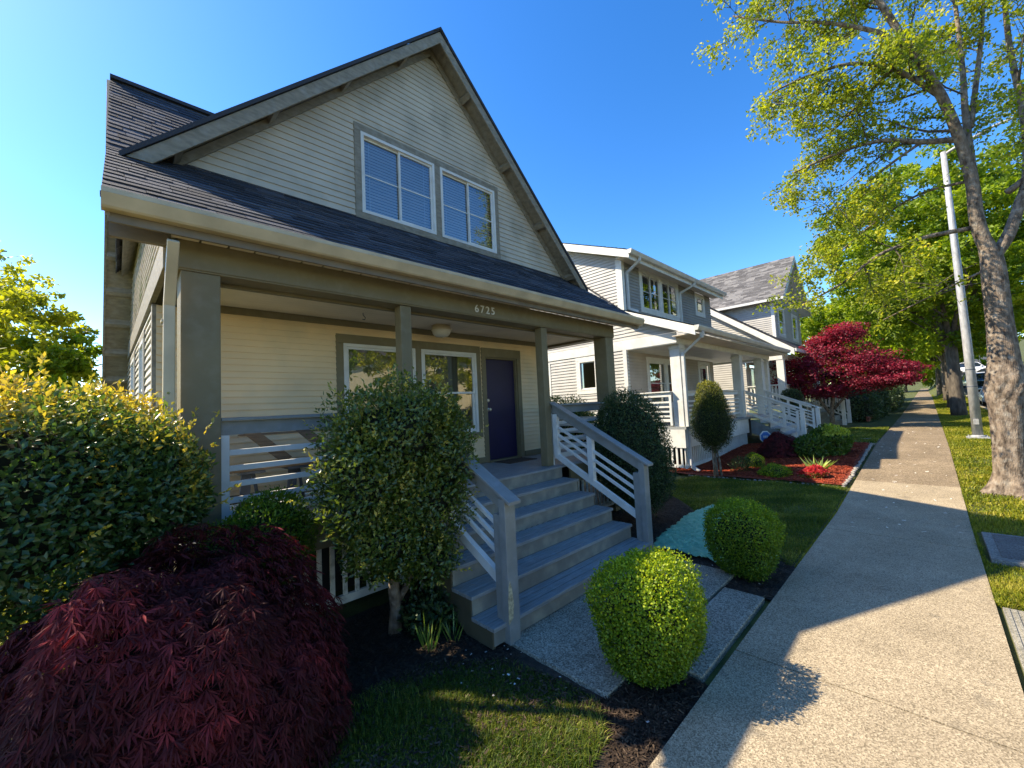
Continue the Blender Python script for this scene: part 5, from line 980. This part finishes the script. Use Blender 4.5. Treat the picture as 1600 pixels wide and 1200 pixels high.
tree('street_tree', 'big green street tree just beyond the lamp post', 34, -1.1, 15.2, 5.6, TREE2, 750, 70, .24, 101, zlow=4.3, group=GRP, trunk_r=.27)
tree('street_tree', 'second street tree beyond the lamp post, trunk beside the first', 43, -1.2, 14.0, 5.0, TREE2, 420, 55, .30, 102, zlow=4.0, group=GRP, trunk_r=.28, lean=-.6)
tree('street_tree', 'third street tree beyond the lamp post', 55, -1.2, 13.0, 4.8, TREE2, 350, 45, .36, 103, zlow=3.6, group=GRP, trunk_r=.25)
tree('street_tree', 'most distant street tree at the far end of the verge', 72, -1.0, 13, 5.5, TREE2, 300, 40, .45, 104, zlow=3.4, group=GRP, trunk_r=.25)
tree('garden_tree', 'green tree over the far end of the sidewalk, house side', 62, 4.5, 12, 6, TREE2, 350, 40, .42, 105, zlow=2.6)
tree('garden_tree', 'leafy tree between the dark hedge and the far sidewalk end', 42, 6.0, 9.5, 4.0, TREE2, 350, 45, .28, 106, zlow=2.0)
tree('garden_tree', 'far tree closing the street beyond all the others', 110, 3, 15, 11, TREE2, 350, 40, .8, 107, zlow=1.5)
tree('far_tree', 'green tree on the far side of the road behind the parked cars', 62, -13, 13, 6.0, TREE2, 350, 40, .42, 108, zlow=2.8)
tree('far_tree', 'wide green tree across the road to the right of the near trunk', 40, -14.5, 13, 6.2, TREE2, 380, 45, .34, 109, zlow=2.5)
tree('far_tree', 'tree up the hill across the road, beyond the parked white van', 95, -16, 14, 8.5, TREE2, 300, 40, .7, 110, zlow=2.0)
tree('far_tree', 'tree across the road mirrored in the porch windows', 15.5, -12.8, 11, 4.3, LIMEL, 420, 50, .22, 111, zlow=2.2)
tree('far_tree', 'tree across the road mirrored in the left porch window', 6.5, -15, 10.5, 4.2, TREE2, 350, 45, .24, 112, zlow=2.2)
tree('back_tree', 'lime green tree behind the hedge at the left edge', -2.4, 13.5, 5.6, 2.4, LIMEL, 420, 60, .13, 113, zlow=.8, trunk_r=.1, z0=0)
tree('back_tree', 'thin grey-green tree top rising behind the lime tree', -3.6, 21, 8.4, 2.8, LIMEL, 220, 40, .16, 114, zlow=2.0, trunk_r=.1, z0=0, sparse=.3)
tree('back_tree', 'low green tree against the back corner of the tan house', -.7, 12.6, 4.3, 1.2, TREE2, 160, 50, .12, 115, zlow=.8, trunk_r=.07, z0=0)

# ================================================================== street furniture and other things
LP = thing('street_lamp', 'tall tapered grey metal lamp post standing on the verge behind the near tree', 'lamp post', (19.8, -1.0, .42))
m = MB(); m.tube([(19.8, -1.0, .42), (19.8, -1.0, 3.5), (19.8, -.98, 7), (19.8, -.96, 9.95)], [.125, .108, .09, .07], 20); obj('pole', m, POLE, LP, smooth=True)
m = MB(); m.box(19.55, 20.05, -1.25, -.75, .40, .45); m.lathe((19.8, -1.0, .45), [(.17, 0), (.17, .03), (.135, .06)], 16)
for a, b in ((-.19, -.19), (.19, -.19), (-.19, .19), (.19, .19)): m.lathe((19.8 + a, -1 + b, .45), [(.02, 0), (.02, .05)], 6)
obj('base_plate', m, POLE, LP)
m = MB(); m.tube([(19.8, -.96, 9.85), (19.8, -1.3, 10.0), (19.8, -2.1, 10.25), (19.8, -3.2, 10.35)], [.05, .045, .04, .035], 10); obj('lamp_arm', m, POLE, LP, smooth=True)
m = MB(); m.box(19.66, 19.94, -3.85, -3.15, 10.29, 10.42); m.box(19.70, 19.90, -3.80, -3.3, 10.25, 10.29); obj('lamp_head', m, POLE, LP, bevel=.03)
for z in (2.05, 2.6):
    m = MB(); m.lathe((19.8, -1.0, z), [(.118, 0), (.120, .005), (.120, .03), (.117, .035)], 20); obj('strap', m, IRON, LP)
m = MB(); m.box(19.66, 19.69, -1.05, -.93, .85, 1.02); obj('hand_hole_cover', m, POLE, LP, bevel=.004)
# utility lid in the verge and ribbed paver strip
UL = thing('utility_lid', 'grey concrete utility box lid set in the grass verge', 'utility lid', (8.13, -.9, 0))
obj('frame', MB().box(7.48, 8.80, -1.45, -.37, -.06, .012), concretemat('lid_frame', (.20, .19, .17), (.28, .27, .24), .3, 80), UL, bevel=.008)
m = MB(); m.box(7.60, 8.28, -1.36, -.46, .0, .020); m.box(8.30, 8.70, -1.36, -.46, .0, .020); obj('lid', m, concretemat('lid_plate', (.13, .12, .11), (.19, .175, .16), .3, 80), UL, bevel=.004)
m = MB()
for i in range(3):
    x0 = 1.6 + i * 1.46; m.box(x0, x0 + 1.45, -1.75, -.33, -.06, -.008)
    y = -1.72
    while y < -.36: m.box(x0 + .02, x0 + 1.43, y, y + .022, -.009, .0); y += .045
struct('paver_strip', m, concretemat('paver', (.24, .23, .19), (.33, .31, .26), .3, 100), bevel=.002)
# teal ground sheet
pol = [(5.36, 2.86), (5.9, 3.0), (6.5, 3.10), (7.4, 3.22), (8.3, 3.12), (8.05, 2.75), (7.3, 2.3), (6.6, 1.75), (6.12, 1.47), (5.74, 1.40), (5.56, 1.53), (5.42, 1.98), (5.50, 2.2), (5.40, 2.45), (5.52, 2.62)]
X, Y = np.meshgrid(np.linspace(5.3, 8.4, 125), np.linspace(1.35, 3.25, 78), indexing='ij'); xs_ = X.ravel() + RNG.normal(0, .006, X.size); ys_ = Y.ravel() + RNG.normal(0, .006, X.size)
lfz = lumpfn(7, .5, 11); lfy = lumpfn(8, .5, 31); q3 = np.stack([xs_, ys_, np.zeros_like(xs_)], 1); zz = .026 + .022 * lfz(q3) + .020 * lfy(q3) + RNG.normal(0, .006, len(xs_))
ins = inpoly([(a + .05 * math.sin(i * 5), b + .04 * math.cos(i * 7)) for i, (a, b) in enumerate(pol)], xs_, ys_); NX, NY = 125, 78; F = []
for i in range(NX - 1):
    for j in range(NY - 1):
        a = i * NY + j; b = a + NY
        if ins[a] and ins[b] and ins[a + 1] and ins[b + 1]: F += [(a, b, b + 1), (a, b + 1, a + 1)]
V = np.stack([xs_, ys_, np.maximum(zz, .003)], 1); F = np.array(F); us = np.unique(F); mpx = np.full(len(V), -1); mpx[us] = np.arange(len(us))
o = npobj('ground_sheet', V[us], mpx[F], mat('teal_sheet', (.17, .42, .24), .75, .12, 12, .9, 60, col2=(.29, .56, .34), stain=(.42, .64, .42), stain_amt=.5, stain_scale=14), base=(6.3, 2.3, 0), smooth=True)
tag(o, 'crumpled teal ground sheet lying on the soil right of the front stairs', 'ground sheet'); sm = o.modifiers.new('solid', 'SOLIDIFY'); sm.thickness = .004
# yard sign
SG = thing('yard_sign', 'small blue and white octagonal security sign on a thin stake beside the middle house stairs', 'sign', (14.6, 3.68, .25))
SG.location = (14.6, 3.68, .25)
m = MB(); m.tube([(14.6, 3.68, .2), (14.6, 3.70, .62)], .012, 6); obj('stake', m, WHITE, SG)
def ngon(cx, y, cz, r, th, n=8, rot=22.5): return [(cx + r * math.cos(R(rot + 360 / n * k)), y, cz + r * math.sin(R(rot + 360 / n * k))) for k in range(n)], (0, th, 0)
m = MB(); m.prism(*ngon(14.6, 3.66, .80, .20, .012)); sp = obj('sign_plate', m, WHITE, SG)
m = MB(); m.prism(*ngon(14.6, 3.655, .80, .165, .004)); obj('sign_face', m, mat('sign_blue', (.05, .16, .42), .4, .03), sp)
m = MB()
for k in range(3): m.box(14.52 + k * .055, 14.56 + k * .055, 3.650, 3.654, .77, .84)
obj('lettering', m, WHITE, sp)
SG.rotation_euler = (0, 0, R(-38))
# edging stones and brick planter
m = MB(); x = 11.05
while x < 17.1:
    r = random.uniform(.022, .045); yy = 1.36 + random.uniform(-.02, .03); m.lathe((x, yy, gz(x) + .0), [(r * .4, 0), (r, r * .4), (r * .9, r * .9), (r * .3, r * 1.2)], 7); x += r * 1.7
y = 1.4
while y < 4.6: r = random.uniform(.025, .045); m.lathe((11.02 - (y - 1.4) * .05 + random.uniform(-.02, .02), y, .06), [(r * .4, 0), (r, r * .4), (r * .8, r * .9), (r * .2, r * 1.1)], 6); y += r * 2.4
o = obj('edging_stones', m, mat('pale_pebbles', (.16, .15, .13), .8, .2, 20, col2=(.34, .31, .27)), smooth=True); tag(o, 'row of pale pebbles edging the red mulch bed', 'stones', kind='stuff')
m = MB()
for k in range(3):
    for j in range(8): m.box(28.6 + j * .24 + (.12 if k % 2 else 0), 28.6 + j * .24 + .228 + (.12 if k % 2 else 0), 2.3, 2.42, .48 + k * .085, .48 + k * .085 + .075)
o = obj('brick_edging', m, mat('brick_red', (.22, .07, .045), .85, .2, 9), base=(29.5, 2.36, .48)); tag(o, 'low red brick edging wall beneath the crimson maple', 'brick wall')
m = MB(); m.box(17.5, 17.95, 1.35, 2.2, .3, .425); m.box(18.6, 19.0, 1.5, 2.1, .3, .44); m.box(17.4, 19.2, 1.3, 3.0, .2, .405); struct('path', m, SLAB, bevel=.006)

# ---- parked cars
CARGLASS = mat('car_glass', (.015, .018, .02), .06, .05, 3, spec=.8); TYRE = mat('tyre', (.02, .02, .02), .85, .1, 10); RIM = mat('rim', (.45, .46, .48), .3, .05, 5, metal=.8); LAMPM = mat('headlight', (.75, .78, .8), .1, .03, 5); TAIL = mat('tail_light', (.35, .02, .02), .25, .05, 5)
def carpaint(n, c):
    m = mat(n, c, .25, .02, 2, spec=.6); m.node_tree.nodes['Principled BSDF'].inputs['Coat Weight'].default_value = .6; return m
def car(name, label, x, y, rot, paint, suv=False, group='cars parked along the road'):
    z = gz(x, y) - .13; t = thing(name, label, 'car', (x, y, z), group, rot)
    hb = .98 if suv else .88; hr = 1.72 if suv else 1.44
    # stations: (x, half width, z low, z belt)
    st_ = [(-2.25, .70, .42, .62), (-2.18, .82, .30, .74), (-1.9, .89, .24, hb - .10), (-1.2, .91, .22, hb - .02), (0, .91, .20, hb), (1.3, .91, .22, hb + .02), (1.95, .88, .26, hb + .02), (2.2, .82, .34, hb - .04), (2.26, .74, .46, hb - .16)]
    m = MB(); vs = []; n = 10
    for (xx, wv, zl, zt) in st_:
        vs += [(xx, s_ * wv * k, zv) for (s_, k, zv) in ((-1, .80, zl), (-1, .97, zl + .10), (-1, 1.0, (zl + zt) / 2), (-1, .97, zt - .06), (-1, .82, zt), (1, .82, zt), (1, .97, zt - .06), (1, 1.0, (zl + zt) / 2), (1, .97, zl + .10), (1, .80, zl))]
    fs = [(i * n + j, (i + 1) * n + j, (i + 1) * n + (j + 1) % n, i * n + (j + 1) % n) for i in range(len(st_) - 1) for j in range(n)] + [tuple(range(n)), tuple(range((len(st_) - 1) * n, len(st_) * n))[::-1]]
    m.add(vs, fs); 
    ro = [(-.55, .70, hr - .06), (-.2, .68, hr), (1.0, .66, hr - .01), (1.6 if suv else 1.25, .64, hr - .08)]
    m.add([(a, -b, c) for a, b, c in ro] + [(a, b, c) for a, b, c in ro] + [(a, -b, c - .05) for a, b, c in ro] + [(a, b, c - .05) for a, b, c in ro], [(0, 1, 5, 4), (1, 2, 6, 5), (2, 3, 7, 6), (0, 8, 9, 1), (1, 9, 10, 2), (2, 10, 11, 3), (4, 5, 13, 12), (5, 6, 14, 13), (6, 7, 15, 14), (0, 4, 12, 8), (3, 11, 15, 7)])
    xr = 2.1 if suv else 1.95
    for s_ in (-1, 1):
        for (a, b) in (((-1.18, s_ * .80, hb - .02), (-.55, s_ * .69, hr - .05)), ((.30, s_ * .80, hb), (.35, s_ * .68, hr - .03)), ((xr, s_ * .76, hb), (1.58 if suv else 1.22, s_ * .63, hr - .08))): m.bar(a, b, .07, .07, up=(0, 1, 0))
    body = obj('body', m, paint, t, bevel=.03, local=True, smooth=True)
    m = MB(); A = [(-1.15, .78, hb - .03), (-.56, .67, hr - .07), (1.56 if suv else 1.20, .62, hr - .09), (xr - .03, .75, hb - .01)]
    vs = [(a, -b, c) for a, b, c in A] + [(a, b, c) for a, b, c in A]; m.add(vs, [(0, 1, 5, 4), (1, 2, 6, 5), (2, 3, 7, 6), (0, 3, 2, 1), (4, 5, 6, 7)]); obj('windows', m, CARGLASS, t, local=True)
    for wx in (-1.42, 1.38):
        for s_ in (-1, 1):
            m = MB(); m.lathe((0, 0, 0), [(.20, -.10), (.33, -.10), (.34, -.07), (.34, .07), (.33, .10), (.20, .10)], 22); m.v = [(wx + a, s_ * .80 + c, .34 + b) for a, b, c in m.v]; wh = obj('wheel', m, TYRE, t, local=True, smooth=False)
            m = MB(); m.lathe((0, 0, 0), [(.03, .0), (.20, .0), (.215, .02), (.205, .035), (.05, .03)], 18); m.v = [(wx + a, s_ * (.885 + c * .7), .34 + b) for a, b, c in m.v]; obj('rim', m, RIM, wh, local=True)
    for s_ in (-1, 1): obj('headlight', MB().box(-2.235, -2.06, s_ * .68 - .14, s_ * .68 + .14, .60, .71), LAMPM, t, bevel=.02, local=True); obj('tail_light', MB().box(2.15, 2.275, s_ * .70 - .1, s_ * .70 + .1, .70, .86), TAIL, t, bevel=.02, local=True); obj('mirror', MB().box(-.95, -.80, s_ * .95 - .09, s_ * .95 + .09, hb + .0, hb + .13), paint, t, bevel=.03, local=True)
    m = MB(); m.box(-2.262, -2.20, -.50, .50, .40, .56); m.box(-2.255, -2.2, -.42, .42, .60, .68); obj('grille', m, CARGLASS, t, local=True)
    return t
CW = carpaint('white_car_paint', (.75, .75, .75)); CN = carpaint('navy_car_paint', (.02, .05, .12)); CK = carpaint('black_car_paint', (.02, .022, .025)); CS = carpaint('silver_car_paint', (.38, .39, .40))
car('parked_car', 'white car facing us, half hidden behind the near tree trunk', 47.0, -3.6, 0.0, CW)
car('parked_car', 'black car parked behind the white one, seen between pole and trunk', 58, -3.9, 0.0, CK)
car('parked_car', 'navy blue car glimpsed between the far tree trunk and the lamp post', 71, -3.9, R(8), CN, True)
car('parked_car', 'white van-like car highest up the hill beside the lamp post', 93, -4.9, R(90), CW, True)
car('parked_car', 'dark car up the hill just right of the lamp post', 84, -6.5, R(90), CS)
car('parked_car', 'white car across the hill beside the near tree trunk', 78, -7.4, R(90), CW)
car('parked_car', 'silver car at the right edge of the picture', 27.5, -4.6, 0.0, CS)

# house across the road (seen only as a reflection)
H4 = thing('house', 'pale yellow house across the road, mirrored in the porch window', 'house', (22, -24, 0)); F4 = lambda u, n, z: (u, -20 + n, z)
m = MB(); siding(m, F4, -.2, 7.0, .14, lambda z: (16.0, 29.0), [(17.5, 19, 1.2, 3), (21, 22.5, 1.2, 3), (25.5, 27, 1.2, 3), (17.5, 19, 4.4, 6.1), (21, 22.5, 4.4, 6.1), (25.5, 27, 4.4, 6.1)]); m.box(16, 29, -28, -20.1, -.2, 7.0); obj('wall', m, mat('yellow_siding', (.62, .52, .30), .6, .05), H4)
for a in ((17.5, 19, 1.2, 3), (21, 22.5, 1.2, 3), (25.5, 27, 1.2, 3), (17.5, 19, 4.4, 6.1), (21, 22.5, 4.4, 6.1), (25.5, 27, 4.4, 6.1)):
    m = MB(); frameboards(m, F4, *a, .14, n0=.0, n1=.05); o = obj('window', m, WHITE, H4); obj('pane', MB().box(a[0], a[1], -19.985, -19.97, a[2], a[3]), CARGLASS, o); obj('sash', MB().box(a[0], a[1], -19.965, -19.95, (a[2] + a[3]) / 2 - .03, (a[2] + a[3]) / 2 + .03), WHITE, o)
m = MB(); m.prism([(15.5, -19.5, 6.9), (15.5, -28.5, 6.9), (15.5, -24, 9.6)], (14, 0, 0)); obj('roof', m, SHINGLE2, H4)
